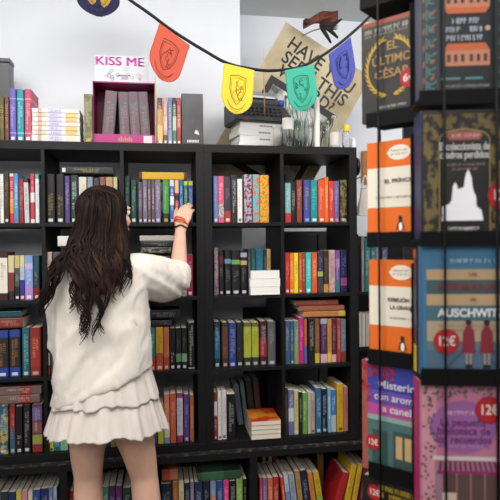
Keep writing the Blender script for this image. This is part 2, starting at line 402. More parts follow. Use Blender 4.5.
cell(1, 2, [
 (124, 131, 256, '3a4a6a', 'slate blue paperback', O('c0c8d8')), (132, 140, 255, '504058', 'plum paperback', O('c8b8d0')), (141, 149, 256, '2c3c38', 'dark green paperback', O('a8b8a8')),
 (150, 157, 255, '6a6058', 'taupe paperback', O('d0c8b8')), (157.6, 164.6, 256, '38304a', 'aubergine paperback', O('b8a8d0')),
 (165, 170.4, 256, '43386e', 'purple paperback with pale label', O('a898d0', 'cfc6ec')), (171, 175.4, 256, '22242c', 'black paperback with pale label', O('a0a0a8', 'd8d8dc')),
 (176, 181, 256, '1c1c20', 'black paperback with white mark', O('9a9a9a', 'e0e0e0')), (182, 186.6, 257, 'b4b0b0', 'pale grey paperback', O('606060', '808080')),
 (187.4, 193, 254.5, 'a8204c', 'crimson paperback', O('e8b0c0', 'f0d0dc')),
 (141, 171, 247.4, '2a2a2c|8a8478|60', 'black and white patterned book', dict(lie=True, pb=253)),
 (141, 172, 241.4, '1f1f21', 'black book with pale lettering', dict(lie=True, pb=247, title=('8a8884', None, .1, .9))),
 (140, 175, 235.6, 'b4aea6', 'pale grey book atop the black ones', dict(lie=True, pb=241))])
cell(1, 3, [
 (214.2, 218.6, 248, '8a7668|6a3a78|70', 'tan and purple patterned paperback', O('c8b8a0')),
 (219.4, 223.6, 250, [(0, 1, '1a1a1c'), (.7, .86, '5a2424')], 'black paperback with dark red mark', O('787878', 'a8a8a8', .4, .7)),
 (224.8, 231.2, 250, [(0, 1, '141518'), (.7, .8, '5f84b4')], 'black hardback with pale blue emblem', H('70757c', 'c8c8cc', .3, .62)),
 (231.8, 240.2, 250, [(0, 1, '141516'), (.68, .78, '6a9a4c')], 'black hardback with green emblem', H('70757c', 'c8c8cc', .3, .6)),
 (240.8, 247.6, 251, [(0, 1, '151416'), (.86, .96, '9a9cae'), (.68, .78, 'b09a58')], 'black hardback with gold emblem', H('70757c', 'c8c8cc', .3, .62)),
 (248, 250.8, 249, '3a3840', 'slim dark grey paperback', O('8a8890')), (251.2, 256, 249, '1c4646', 'dark green teal paperback', O('5a8a88')),
 (256.4, 263.6, 248.6, '15566e', 'petrol blue hardback', O('3f88a0', None, hard=True)), (264, 266.8, 250, '24242a', 'slim black paperback', O('888888')), (267, 270.8, 249, 'a08850', 'tan gold paperback', O('5a4a28'))])
cell(1, 4, [
 (285.2, 289.4, 253, 'c8382e', 'red paperback', O('ecb0a0', 'f0d8d0')), (290, 294, 253, 'ee7c2c', 'orange paperback', O('fbd0a0', 'e8d0b0')), (294.3, 298.4, 253, 'ead92c', 'yellow paperback', O('8a7c20', None)),
 (299, 302.2, 253, 'c05a30', 'rust paperback', O('f0c0a0', 'f0d0c0')), (302.5, 305.4, 253, 'a8402c', 'slim brick red paperback', O('e8b8a0')), (306, 311.2, 252.6, '3cc0b8', 'turquoise paperback', O('d0f4f0', 'e8f4f0')),
 (311.8, 317.2, 252.6, 'd85c30', 'coral orange paperback', O('f8c8a8', None)), (318, 323.2, 252, [(0, 1, '34344a'), (.4, .52, '9cb060'), (0, .36, '3c4248')], 'slate paperback with lime middle', O('9a9ab4', None, .55, .9)),
 (324, 328.8, 251, [(0, 1, '3a281e'), (0, .2, 'd08c2c')], 'dark brown paperback with golden base', O('a07a48', None, .3, .9)), (329.2, 335.4, 250, 'b8909c|c8a898|40', 'dusty mauve paperback', O('8a6474')),
 (336, 340.2, 250.5, [(0, 1, '7a589a'), (0, .3, '3a7c80'), (.6, .8, 'a878b0')], 'violet paperback with teal base', O('d0b8e0')), (341, 347.6, 250, [(0, 1, '28285a'), (.15, .34, '9a4a80')], 'dark indigo paperback with pink glow', O('8080b8', None, .4, .9))], Yf=.04)
# ---- third row
cell(2, 0, [
 (-11, -3.5, 331, '5e5a30', 'olive hardback', H('c0b890')),
 (-3, 8, 331, [(0, 1, '25408e'), (.2, .85, '2a2424')], 'royal blue hardback with dark panel', H('a8743c', 'c8d0dc', .25, .8)), (9.2, 20, 330, [(0, 1, '25408e'), (.2, .85, '2a2424')], 'royal blue hardback with dark gilt panel', H('a8743c', 'c8d0dc', .25, .8)),
 (22, 29.4, 328, '1f6066', 'teal hardback with pale lettering', H('9ac8c8', 'c8d0c8', .15, .88)), (30.2, 40.6, 327.6, [(0, 1, '8e2c26'), (.2, .8, '9c342a')], 'brick red hardback', H('d89a70', 'c8a898', .4, .8)),
 (-6, 23, 318, '7c3430', 'red brown book', dict(lie=True, pb=328, title=('c08a78', None, .2, .9))), (-6, 21, 311.5, '1f4c54', 'dark teal book on the red brown one', dict(lie=True, pb=317.4))])
cell(2, 1, [
 (46.5, 50, 353, [(0, 1, 'b8402c'), (.45, 1, 'd8d0bc')], 'white topped red paperback', O(None)), (51, 58, 330, '405060', 'slate paperback', O('b0b8c0')), (60, 70, 332, '6a3a30', 'brown paperback', O('d0b090')),
 (72, 84, 330, '30405a', 'navy paperback', O('b0b8d0')), (86, 96, 332, '8a8070', 'stone paperback', O('4a4030')), (98, 108, 330, '3a5040', 'green paperback', O('b0c8b0')), (109, 117, 332, '703040', 'wine paperback', O('d0a0a8'))])
cell(2, 2, [
 (124, 131, 329, '384858', 'slate paperback', O('b0b8c0')), (132, 140, 329, '683838', 'maroon paperback', O('d0b0a8')), (141, 149, 329, '385848', 'green paperback', O('b0c8b8')),
 (150, 155.2, 328, [(0, 1, '1e8088'), (0, .3, 'b03a3a')], 'teal paperback with red base', O('b0dcdc', 'd0c0b8', .4, .9)), (156, 163, 327, [(0, 1, 'd6a428'), (0, .4, 'b05030')], 'golden paperback fading to rust', O('8a5a20', 'e0d0b0', .4, .85)),
 (163.6, 169.2, 327, [(0, 1, 'c0704c'), (0, .3, 'a04838')], 'terracotta paperback', O('8c4028', 'd0b8a8', .4, .9)), (170, 175.2, 328, '191718', 'black paperback with white motif', O('b4b0a8', 'c0c0c0', .2, .5)),
 (176, 181.2, 328, [(0, 1, '161817'), (.18, .38, '5c8a64')], 'black paperback with green emblem', O('6a706c', 'b8c0b8', .5, .8)), (181.8, 187.2, 328, [(0, 1, '161817'), (.18, .38, '7c9a80')], 'matching black paperback with green emblem', O('6a706c', 'b8c0b8', .5, .8)),
 (188.2, 194.6, 321.5, [(0, 1, 'a8a69e'), (.03, .97, '141414')], 'taller book with white framed black spine', O('c8c6be', None, .08, .92, hard=True)),
 (150, 172, 320.4, '2f2d30', 'charcoal grey book', dict(lie=True, pb=326, title=('8a8890', None, .4, .9))), (149, 180.5, 310, '1a1a1b', 'black book with white spine lettering', dict(lie=True, pb=318.6, title=('9a9894', None, .1, .9)))])
cell(2, 3, [
 (214.2, 220.2, 321.5, [(0, 1, '1b3644'), (.2, .8, '245c74')], 'deep teal hardback', H('98b8c4', 'b0b8bc', .4, .92)), (222, 228.2, 322.5, [(0, 1, '3a2a22'), (.2, .9, '5a3a28')], 'dark brown hardback', H('8c6a4c', 'b09a80', .3, .5)),
 (228.8, 236.2, 322.5, '2a3a78', 'royal blue hardback', H('9aa4cc', 'a8b0d0', .2, .9)), (236.8, 243.2, 322.5, '1f1f21', 'black hardback with small emblem', H('70706c', 'a8a8a8', .38, .46)),
 (244, 251.4, 322.5, [(0, 1, 'a0a438'), (0, .2, '33352c'), (.9, 1, '5c5e34')], 'lime yellow hardback', H('6c7028', 'a8a8a0', .5, .85)), (252, 259, 322.5, [(0, 1, 'a0a438'), (0, .2, '33352c'), (.9, 1, '5c5e34')], 'matching lime yellow hardback', H('6c7028', 'a8a8a0', .5, .85)),
 (260, 267, 321, [(0, 1, '3c1c26'), (.2, .62, '8c2430')], 'wine dark hardback with red middle', H('cab0b0', 'a8a0a0', .25, .9)), (268, 276, 321.5, '58585c', 'grey hardback', H('8c8c92', 'b8b8b8', .5, .85))], depth=.16)
cell(2, 4, [
 (285.4, 290, 321, '4c5c76', 'slate blue paperback', O('c0c8d8', None)), (290.3, 294, 321, '35587c', 'denim blue paperback', O('8cb09a', 'b0b8c0')), (294.4, 299, 321, [(0, 1, '70806c'), (0, .5, '8a8c5c')], 'grey green paperback', O('c8ccb0')),
 (299.4, 304, 317.6, 'c0247c', 'magenta paperback', O('f0a8cc')), (304.3, 307.2, 319, [(0, 1, 'b0603c'), (0, .4, '54609a')], 'slim rust and blue paperback', O(None)), (308.6, 314.8, 318.8, '1b1919', 'black paperback with white print', O('b8b4ae', None, .3, .95)),
 (315.2, 319.8, 318.8, [(0, 1, '7a4e2e'), (0, .22, 'c0b03a')], 'brown paperback with yellow base', O('b08c60', None, .3, .9)), (321, 327.4, 318.8, [(0, 1, '4e2848'), (0, .2, 'd4a8b8'), (.88, 1, '9aa0b8')], 'plum paperback with pink base', O('a888a8', None, .3, .9)),
 (327.8, 332, 318.8, [(0, 1, 'c08a3c'), (0, .22, 'd8c040')], 'ochre paperback with yellow base', O('8a4a28', None, .3, .9)), (332.3, 336.6, 318.8, [(0, 1, '582434'), (0, .18, 'd8a8b4')], 'maroon paperback with pink base', O('b88c98', None, .3, .9)),
 (337, 340.8, 318.8, 'a43c34', 'brick paperback', O('d8a090', None)), (341.2, 346.4, 319.4, [(0, 1, '6a7884'), (0, .24, '7c3c30')], 'grey blue paperback with rust base', O('a8b0b8')),
 (304, 345.5, 311.2, [(0, 1, 'b87644'), (.84, 1, 'ccb03a')], 'tan orange book with yellow spine end', dict(lie=True, pb=316.8, depth=.14)), (300, 344.5, 305.8, 'a05c40', 'terracotta book in a pile of three', dict(lie=True, pb=310.8, depth=.15)), (296, 338.6, 300.2, '8c4a3a', 'red brown book topping three', dict(lie=True, pb=305.4, depth=.15, title=('b88468', None, .2, .8)))], Yf=.03)
# ---- lowest row
cell(3, 0, [
 (-10, -1.5, 406, '703038', 'wine hardback', H('c0a0a0')),
 (-1, 8, 405, '2a5a72|b09a4c|35', 'blue and yellow patterned paperback', O('c8d0d0', 'b8b8b0')), (9.6, 15, 405, [(0, 1, '44586c'), (.5, 1, '8c2c2c')], 'grey blue paperback with red top', O('b0a0a0', 'b0b0b0')),
 (16, 22.4, 406, '1c1b1d', 'black paperback with short title', O('b0b0b0', 'c0c0c0', .2, .45)), (23.2, 30.4, 405, '1d1b1e', 'black hardback with long grey title', H('a4a0a0', 'c8c8c8', .2, .9)),
 (32.2, 42, 404.5, [(0, 1, '583858'), (0, .13, '9a2c2c'), (.16, .36, '9a9a48'), (.4, .62, '8a5050'), (.66, .95, '70588c')], 'thick purple patchwork paperback', O('c8b8b0', None, .42, .95)),
 (-6, 40, 395.4, [(0, 1, '7a605c'), (.55, .8, '9a3c34')], 'grey and red book under its twin', dict(lie=True, pb=403.6, title=('d0c4c0', None, .3, .8))), (-6, 41.6, 386.6, [(0, 1, '7a605c'), (.55, .8, '9a3c34')], 'grey and red book on top of its twin', dict(lie=True, pb=395, title=('d0c4c0', None, .3, .8)))])
cell(3, 1, [
 (47, 53.4, 428, [(0, 1, '3a98b4'), (0, .55, 'd8c838')], 'short yellow and teal book', O('206070', '303030', .6, .9)), (54, 59.8, 430, '4a94b8', 'short light blue book', O('d8e8f0', '305060')), (60.4, 68, 430, [(0, 1, '88b890'), (.5, 1, 'd0d8cc')], 'short pale green book', O('507060')),
 (69, 78, 410, '6a4838', 'brown paperback', O('d0b8a0')), (79, 88, 408, '384858', 'slate paperback', O('b0b8c0')), (89, 100, 410, '7a3838', 'red paperback', O('d0b0a8')), (101, 110, 408, '3a3a40', 'charcoal paperback', O('a8a8b0')), (110.6, 117, 410, '8a8058', 'khaki paperback', O('4a4428'))])
cell(3, 2, [
 (124, 134, 400, '385048', 'green paperback', O('b0c8b8')), (135, 146, 402, '583848', 'plum paperback', O('d0b0c0')), (147, 157.4, 400, '404858', 'slate paperback', O('b0b8c8')),
 (158, 163.6, 404, 'b4b43c', 'lime yellow paperback', O('6a6a20')), (164.2, 169.6, 394, [(0, 1, 'c87864'), (0, .42, 'c8c8a8'), (0, .12, '7090a8')], 'salmon paperback with cream base', O('e8c0b0', None, .5, .9)), (170.2, 176, 393.4, 'b8583c', 'burnt orange paperback', O('e0a888')),
 (177, 183, 393, [(0, 1, 'c8b8c4'), (.9, 1, '8c3858'), (.0, .14, '8c3858')], 'pale mauve paperback with wine ends', O('7a3464', None, .2, .85)), (184, 189.2, 394.4, '54407c', 'purple paperback', O('a898c4', 'b8a8d0')), (190, 194, 395, 'a8603c', 'copper paperback', O('d8a888'))], depth=.14)
cell(3, 3, [
 (214, 217.4, 392, [(0, 1, '8a3434'), (.5, .8, 'd8d0c8')], 'slim red and white paperback', O('e0d8d0', 'c0b0a8', .2, .5)), (217.9, 221.6, 391, 'd8d4ce', 'slim white paperback', O('a09a94', '505050')), (222, 226.6, 391, 'cfc8cc', 'whitish slim paperback', O('b07a8c', '505050')),
 (227.2, 235.4, 394, '171719', 'black paperback with white lettering', O('a8a6a4', None, .15, .85)),
 (238, 243.6, 384, '6c7884', 'leaning blue grey hardback', dict(Y=.225, tilt=-.12, hard=True, depth=.14)), (244.6, 248.6, 382, '5a7a7c', 'leaning grey teal paperback', dict(Y=.225, tilt=-.11, depth=.14)), (250, 256, 380, '2c2a2c', 'leaning charcoal paperback', dict(Y=.225, tilt=-.1, depth=.14)), (257, 262.4, 379, '4c2e2a', 'leaning dark brown paperback', dict(Y=.225, tilt=-.09, depth=.14))], depth=.11)
cell(3, 4, [
 (284.6, 288, 388, '3c3c2c', 'dark olive paperback', O('8a8a6a')), (288.6, 294, 390, [(0, 1, '6c6c9c'), (.3, .6, 'c8c8d0')], 'periwinkle paperback with misty print', O('d0d0e0', None, .6, .9)), (294.4, 298.6, 391, 'c4bc78', 'pale yellow paperback', O('7a7440', 'd0d0c0')),
 (299, 302.4, 392, '1e2a22', 'slim blackish green paperback', O('90a890')), (302.8, 307.4, 393, '6a9a40', 'leaf green paperback', O('c8dca8')), (308, 311, 392, 'b8b8b4', 'slim grey white paperback', O('707070')), (311.4, 315.2, 393, 'b8a08c', 'beige paperback', O('6a5444', '6c4030')),
 (316, 321.4, 388, '34688c', 'steel blue paperback', O('a8c8dc', 'c0c8d0')), (322, 327.2, 389, '1c2834', 'midnight blue paperback', O('a8b4bc', 'a8b0b8', .1, .9)), (327.8, 331, 388, '74a8c0', 'pale blue paperback', O('e0ecf0')),
 (331.4, 336.4, 390, [(0, 1, '3c74b4'), (0, .4, 'b0b8bc')], 'blue paperback with white base', O('c8d8ec', None, .5, .9)), (337, 343.4, 384, 'd0a028', 'golden yellow paperback', O('8a6a18', '6c5414', .15, .9)), (344, 348.4, 387, 'b87870', 'dusty rose paperback', O('8a3c3c'))], Yf=.03, depth=.16)

# stacks lying page edge out in front of the books
def pages_out(px0, px1, tops, bot_z, Yf, col, look, where, group, page, dep=.2, first_cover=None):
    z = bot_z+.0005
    for i, t in enumerate(tops):
        X0, X1 = at(px0[i], t, Yf).x, at(px1[i], t, Yf).x; zt = at((px0[i]+px1[i])/2, t, Yf).z
        h = zt-z-.0005
        c = col[i]; e = .0012
        b = B().box((0, 0, 0), (X1-X0, dep, e)).box((0, 0, h-e), (X1-X0, dep, h)).box((0, dep-e, e), (X1-X0, dep, h-e))
        r = b.build('paperback_book', mat(c, .4)); r.location = (X0, Yf, z)
        tag(r, look[i]+', '+where, 'book', group)
        B().box((.001, .001, e), (X1-X0-.001, dep-e, h-e)).build('page_block', page, r)
        z = zt
    return r
pages_out([250.5, 250, 250.8], [280, 280.4, 279.6], [286.6, 278.6, 270.4], shelf_z(1), -.004, ['e4e0da']*3, ['white page edges of the bottom book of three', 'white page edges of the middle book of three', 'white page edges of the topmost book of three'],
          'second shelf under the typewriter', 'white stack on the second shelf', PAPERW, dep=.03)
pages_out([251.5]*4, [281]*4, [434, 429.6, 425.2, 420.6], shelf_z(3), -.004, ['a89a84', 'a89a84', 'a89a84', 'c03220|d88c28|9'], ['cream page edges of the bottom book', 'cream page edges of the second book up', 'cream page edges of the third book up', 'red covered book with orange flame topping a stack'],
          'lowest shelf under the typewriter', 'red and cream stack on the lowest shelf', PAPER, dep=.2)

# ---- low bookcase
def low_books(bay, items, Yf=LY+.05, z0=.0405, depth=.2):
    n = 0
    for it in items:
        px0, px1, pyt, bands, look = it[:5]; o = dict(it[5]) if len(it) > 5 else {}
        yf = o.pop('Y', Yf)
        X0, X1 = at(px0, 500, yf).x, at(px1, 500, yf).x; Z1 = at((px0+px1)/2, pyt, yf).z
        o.setdefault('depth', depth)
        if o.pop('lie', False):
            zb = at((px0+px1)/2, o.pop('pb'), yf).z
            book(X0, X1, zb, Z1, yf, bands, f'{look}, lying across the low case {bay}', f'books in the low case, {bay}', lying=True, **o)
        else:
            book(X0, X1, z0, Z1, yf, bands, f'{look}, {ORD[n]} in low case {bay}', f'books in the low case, {bay}', **o); n += 1
low_books('at its outer end', [
 (-8, 0, 490, 'c8b8a0', 'beige paperback'), (.5, 8, 492, '30343c', 'charcoal paperback', O('d8d4cc')), (8.4, 15.6, 492, '28365c', 'navy paperback', O('a8b0d0')), (16.2, 21.6, 491, 'c8b84c', 'yellow paperback', O('6a6020')), (22, 27.4, 491, 'c88a94', 'pink paperback', O('f0d8d8')),
 (28, 32.6, 491, [(0, 1, 'b0404c'), (.8, 1, 'd8c8b0')], 'rose red paperback with cream cap', O('f0d0c8')), (33, 40, 490, '34508c', 'blue paperback', O('c0c8e0')), (40.6, 48.6, 488.6, '26305c', 'dark blue paperback', O('a8b0d0')), (48.8, 53, 487.4, '6a80a8', 'grey blue paperback', O('e0e0e8')), (53.4, 57, 487.4, 'a8b0c0', 'pale blue paperback', O('58607c'))])
low_books("behind the woman's legs", [
 (69.5, 73, 491, '9c3028', 'red paperback', O('e0c0b0')), (73.4, 77, 491, 'c8a898', 'pinkish paperback', O('803830')), (77.6, 85, 490, '48543c', 'moss paperback', O('c0c8b0')), (86, 94, 490, '403848', 'plum grey paperback', O('b8b0c0')), (95, 102, 489, '705040', 'brown paperback', O('d0b8a0')),
 (102.6, 108.6, 487, '3c7c64', 'sea green paperback', O('c0d8cc')), (109, 115.4, 486, '4c2c5c', 'deep purple paperback', O('b8a0c8')), (116, 122, 486, '603468', 'violet paperback', O('c8a8d0')), (123, 131, 488, '34403c', 'dark green paperback', O('a8b0a8')), (132, 139, 488, '6a3c34', 'rust brown paperback', O('d0b0a0'))])
low_books('beside the legs', [
 (161, 172, 484, '1e2430', 'dark navy hardback', H('8c90a0')), (172.8, 178, 482, 'b06038', 'rust orange paperback', O('e0b088')), (178.8, 184, 483, [(0, 1, 'd0a83c'), (.5, 1, 'd4c898')], 'yellow cream paperback', O('7a6420')), (184.6, 190, 483, '26283c', 'ink blue paperback', O('a0a0b8')),
 (190.4, 194.2, 482, '7a7c84', 'grey paperback', O('d0d0d8')), (194.8, 202.6, 482, '2a3450', 'navy paperback', O('a8b0c8')), (203.2, 210, 482, '1c2230', 'midnight hardback', H('8890a8')), (210.6, 216, 481, [(0, 1, 'c07c64'), (.7, 1, '8090b8')], 'salmon paperback with blue cap', O('f0d0c0')),
 (216.6, 223, 481, '2c4c84', 'blue paperback', O('b0c0e0')), (223.6, 229, 480.4, 'd03c84', 'hot pink paperback', O('f8c0d8')), (229.6, 236, 481, '1a1c1c', 'black paperback with pale lettering', O('b0b8a8', None, .3, .95)), (236.6, 242.8, 479, '8cac54', 'lime green paperback', O('d8e4b8')), (243.4, 247, 479, '202220', 'black paperback', O('909890')),
 (198, 241, 471.5, [(0, 1, '33503c'), (.1, .6, '40684a')], 'dark green book tilted', dict(lie=True, pb=480, depth=.22, hard=True, tilt=.0)), (162.5, 178, 469.5, [(0, 1, 'b04c30'), (.5, 1, 'c07850')], 'orange red book', dict(lie=True, pb=480.5, depth=.2))])
rt = [(259.8, 262.6, 478, 'c0505c', 'rose paperback', O('f0c8c8')), (262.8, 267.4, 478, '7c5c94', 'mauve paperback', O('d0c0e0')), (268, 273, 478, 'c86c3c', 'orange paperback', O('f0c8a0')), (273.4, 279, 477, 'a8302c', 'red paperback', O('e8b8a8')),
 (284.6, 287.6, 477, 'c84c34', 'leaning vermilion paperback', O('f0c8b0', tilt=-.1)), (288.2, 292.4, 474, [(0, 1, 'c0c8d8'), (.3, .6, '7890c0')], 'leaning white and blue paperback', O('5870a8', tilt=-.1)), (293.2, 298.8, 474, '98a4b4', 'leaning grey blue paperback', O('404c68', tilt=-.105)), (300, 304.8, 471, 'b08c54', 'leaning tan paperback', O('58401c', tilt=-.11)),
 (306, 312, 470, '28283c', 'leaning ink paperback', O('a8a8c8', tilt=-.12)), (313.4, 318, 472, 'd08440', 'leaning amber paperback', O('783c18', tilt=-.13)), (319.4, 325, 472, [(0, 1, 'd4ac34'), (.3, .5, '9cb048')], 'leaning yellow paperback', O('6c5414', tilt=-.14))]
low_books('past the middle upright', rt)
low_books('at the spinner rack end', [
 (331, 338, 473, 'b0242c', 'red book slumped towards the yellow ones', dict(tilt=.3, hard=True, page=PAPERW)), (342.5, 348, 465, 'd4ac30', 'yellow paperback slanting, thicker', O('7a5c14', tilt=.2)), (350, 354.6, 465, 'd0a830', 'yellow paperback slanting, thinner', O('7a5c14', tilt=.19)), (357, 362, 467, '6c1c22', 'dark red paperback slanting', O('b88888', tilt=.18))])
low_books('in the back rank', [(263, 266, 453, '98b040', 'lime book', dict(Y=.22, depth=.14)), (268.6, 272.4, 454, 'b8a890', 'beige book', dict(Y=.22, depth=.14)), (273.2, 278, 454, '7c2c28', 'dark red book', dict(Y=.22, depth=.14)), (318, 324, 455, '8c6c24', 'dull gold book', dict(Y=.22, depth=.14)), (290, 296, 455, '384044', 'grey green book', dict(Y=.22, depth=.14))])

# ------------------------------------------------------------------ things on top of the wide bookcase
ZT = ZTOP+.0005
def top_book(px0, px1, pyt, bands, label, Yf=.03, group='books standing on the wide bookcase', **o):
    X0, X1 = at(px0, 120, Yf).x, at(px1, 120, Yf).x
    return book(X0, X1, ZT, at((px0+px1)/2, pyt, Yf).z, Yf, bands, label, group, **o)
top_book(-6, -1, 97, '4a4a3a', 'grey olive hardback beside the brown one atop the bookcase', **H('b0a880'))
top_book(-.6, 4, 97, '5c5630', 'olive hardback atop the bookcase beside the brown spine', **H('a89850'))
top_book(4.6, 8.8, 96.6, '6c4030', 'brown hardback atop the bookcase beside the purple spine', **H('c09870'))
top_book(9.6, 16, 88.4, [(0, 1, '6a5aa8'), (.15, .17, 'a89ad0'), (.8, .82, 'a89ad0')], 'purple hardback with silver bands atop the bookcase', **H('c8c0e4', 'e0dcec', .25, .75))
top_book(16.8, 23.8, 89, [(0, 1, '2c8c9c'), (.15, .17, '8cd0d8'), (.8, .82, '8cd0d8')], 'teal hardback with silver bands atop the bookcase', **H('a8dce0', 'd8ecf0', .25, .75))
top_book(24.6, 31.4, 89, [(0, 1, 'b84c64'), (.15, .17, 'e0a0b0'), (.8, .82, 'e0a0b0')], 'rose pink hardback with silver bands atop the bookcase', depth=.16, **H('ecb8c4', 'f4e0e4', .25, .75))
# manga pile
hz = [(139.6 - i*(31.0/7)) for i in range(8)]
ord7 = ['lowest', 'second from lowest', 'third from lowest', 'middle', 'third from top', 'second from top', 'topmost']
for i in range(7):
    a, b = 31.8+random.uniform(-.4, .5), 79.6+random.uniform(-.6, .6)
    Yf = .035; X0, X1 = at(a, 120, Yf).x, at(b, 120, Yf).x
    z0 = ZT if i == 0 else z1+.0003
    z1 = at(55, hz[i+1], Yf).z
    bands = [(0, 1, 'dcd8dc'), (.02, .3, 'd8c49a' if i % 2 else 'e4dccc'), (.12, .2, 'c8a0a0'), (.34, .62, 'c8c6d8'), (.7, .95, 'd8b878' if i % 3 else 'e0d4c0')]
    book(X0, X1, z0, z1, Yf, bands, f'white and yellow comic volume, {ord7[i]} in the flat pile atop the bookcase', 'flat pile of comic volumes', lying=True, depth=.14, title=('7a6ca8', 'e8e4e8', .38, .6), page=PAPERW)
top_book(84.2, 92.4, 94, '7c7a4a|5c5a30|40', 'mottled olive green book between the pile and display box', depth=.14, title=('a8a470', 'c0a050', .4, .9))
# wrapped dark box behind at the edge
p0, p1 = at(-18, 57, .2), at(9.5, 57, .2)
bx = empty('storage_box', ((p0.x+p1.x)/2, .28, ZT), label='shiny dark grey box standing behind the books at the bookcase end', cat='box')
hw = (p1.x-p0.x)/2; hh = p0.z-ZT
B().box((-hw, -.08, 0), (hw, .0, hh-.02), 0, .004).build('box_body', mat('3a3b3e', .3), bx)
B().box((-hw-.002, -.082, hh-.02), (hw+.002, .002, hh), 0, .003).build('lid', mat('34353a', .3), bx)
# display box
Yd = .06
A = at(93, 120, Yd).x; Bx = at(155, 120, Yd).x; zt = at(124, 82, Yd).z; zl = at(124, 134.5, Yd).z
db = empty('display_box', ((A+Bx)/2, Yd, ZT), label='magenta card display box with a white header holding four dark books', cat='display box')
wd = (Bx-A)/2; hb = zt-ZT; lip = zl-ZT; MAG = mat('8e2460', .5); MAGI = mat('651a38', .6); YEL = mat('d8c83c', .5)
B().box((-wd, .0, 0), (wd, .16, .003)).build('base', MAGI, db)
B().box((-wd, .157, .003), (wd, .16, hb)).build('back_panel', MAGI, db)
B().box((-wd, 0, 0), (-wd+.003, .157, hb)).build('side_panel', MAG, db)
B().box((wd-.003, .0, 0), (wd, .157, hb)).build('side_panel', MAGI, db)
B().box((wd, .002, 0), (wd+.004, .16, hb+.03)).build('yellow_sleeve', YEL, db)
B().box((-wd, 0, hb-.006), (wd, .157, hb)).build('top_panel', MAG, db)
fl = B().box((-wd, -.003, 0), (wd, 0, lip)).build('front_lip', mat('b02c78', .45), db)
g = B()
for i in range(7): g.box((-.028+i*.0095, -.0036, lip*.3), (-.021+i*.0095, -.003, lip*(.62+.15*(i % 2))))
g.build('gold_lettering', mat('b08a3c', .4), fl)
B().box((wd*.62, -.0036, lip*.15), (wd*.9, -.003, lip*.9)).build('price_label', mat('d8d0d0', .5), fl)
hd = B().box((-wd*.92, .001, hb), (wd*.8, .004, hb+(at(124, 56, Yd).z-zt))).build('header_card', mat('d6d7dc', .6), db)
hz0 = hb; HS = at(124, 57, Yd).z-zt
text('lettering', 'KISS ME', .058, 'd85cb0', hd, Matrix.Translation((-wd*.12, .0005, hb+HS*.8)) @ FACE, wid=.222)
kt = [o for o in hd.children if o.name.startswith('lettering')][0]
bm = bmesh.new(); bm.from_mesh(kt.data); ge = bm.verts[:]+bm.edges[:]+bm.faces[:]
for dx in (-.0022, .0022):
    q = bmesh.ops.duplicate(bm, geom=ge); bmesh.ops.translate(bm, verts=[v for v in q['geom'] if isinstance(v, bmesh.types.BMVert)], vec=(dx, 0, abs(dx)*.05))
bm.to_mesh(kt.data); bm.free()
g = B(); rs = random.Random(3)
for i in range(16):
    x = rs.uniform(-wd*.85, wd*.72); z = hb+rs.uniform(.01, HS*.55); s = rs.uniform(.004, .009)
    g.tube([Vector((x+math.cos(a)*s, .0004, z+math.sin(a)*s*rs.uniform(.6, 1.1))) for a in np.linspace(0, 6.3, 9)], .0009, 4, i % 3)
g.box((-.03, .0002, hb+.028), (.03, .0009, hb+.033), 0).box((-.012, .0002, hb+.012), (.02, .0009, hb+.026), 1)
g.build('doodle_print', [mat('6c6874', .5), mat('a8a4b0', .5), mat('d090c0', .5)], hd)
for i, (a, b, tl, pt) in enumerate([(101, 113, .09, 91), (120, 130, -.03, 92), (131, 141, -.05, 92), (141.5, 151, -.06, 92)]):
    Yf = Yd+.012; X0, X1 = at(a, 120, Yf).x, at(b, 120, Yf).x
    book(X0, X1, ZT+.0035, at((a+b)/2, pt, Yf).z, Yf, '55525a|6c4048|38', f"dark smoky book with red streaks, {ORD[i]} of four inside the magenta display box", 'books inside the display box', depth=.13, title=('8c8890', 'e8e4e4', .2, .8), tilt=tl)
# five slim spines and the wrapped box
for a, b, c, lab in [(157.4, 162.8, [(0, 1, 'c08838'), (.1, .4, 'd8b070'), (.75, 1, '6c3028')], 'amber spined book with dark cap'), (163.4, 167.4, [(0, 1, 'b89888'), (.3, .6, 'd0b0a0'), (0, .2, '584848')], 'dusty pink beige book'),
                   (168, 172.2, [(0, 1, '6c70a8'), (0, .3, '8c90a8')], 'lavender blue book'), (172.6, 176.4, [(0, 1, '4c7c64'), (.3, .6, 'a8c0a8'), (.85, 1, '30303c')], 'sea green book'), (176.8, 180.8, [(0, 1, 'a83438'), (.35, .6, 'c85c54')], 'red spined book')]:
    top_book(a, b, 97.6, c, f'{lab} between the display box and wrapped box', group='slim books beside the display box', depth=.13, title=('e0d0b8', 'e8e0d0', .35, .9), hard=True)
Yf = .04; X0, X1 = at(181.6, 120, Yf).x, at(203.2, 120, Yf).x
wb = empty('boxed_set', (X0, Yf, ZT), label='dark grey shrink wrapped box with white lettering beside the red book', cat='box')
wv = X1-X0; hv = at(192, 93.6, Yf).z-ZT
def wrapmat():
    m = noisy('shrink_wrapped_card', '2c2b2f', '403e43', 22, .32, .3, (1, 1, .5), bscale=26, spec=.45); return m
B().box((0, 0, 0), (wv, .1, hv), 0, .002).build('slipcase', wrapmat(), wb)
g = B()
for i in range(8): g.box((wv*.24+i*wv*.07, -.0006, .014), (wv*.24+i*wv*.07+wv*.05, .001, .026))
g.build('lettering', mat('d8d4d0', .5), wb)
g = B().add([(wv*.58, -.0005, .058), (wv*.82, -.0005, .05), (wv*.76, -.0005, .07), (wv*.64, -.0005, .075)], [(0, 1, 2, 3)]); g.build('white_mark', mat('d0ccc8', .5), wb)

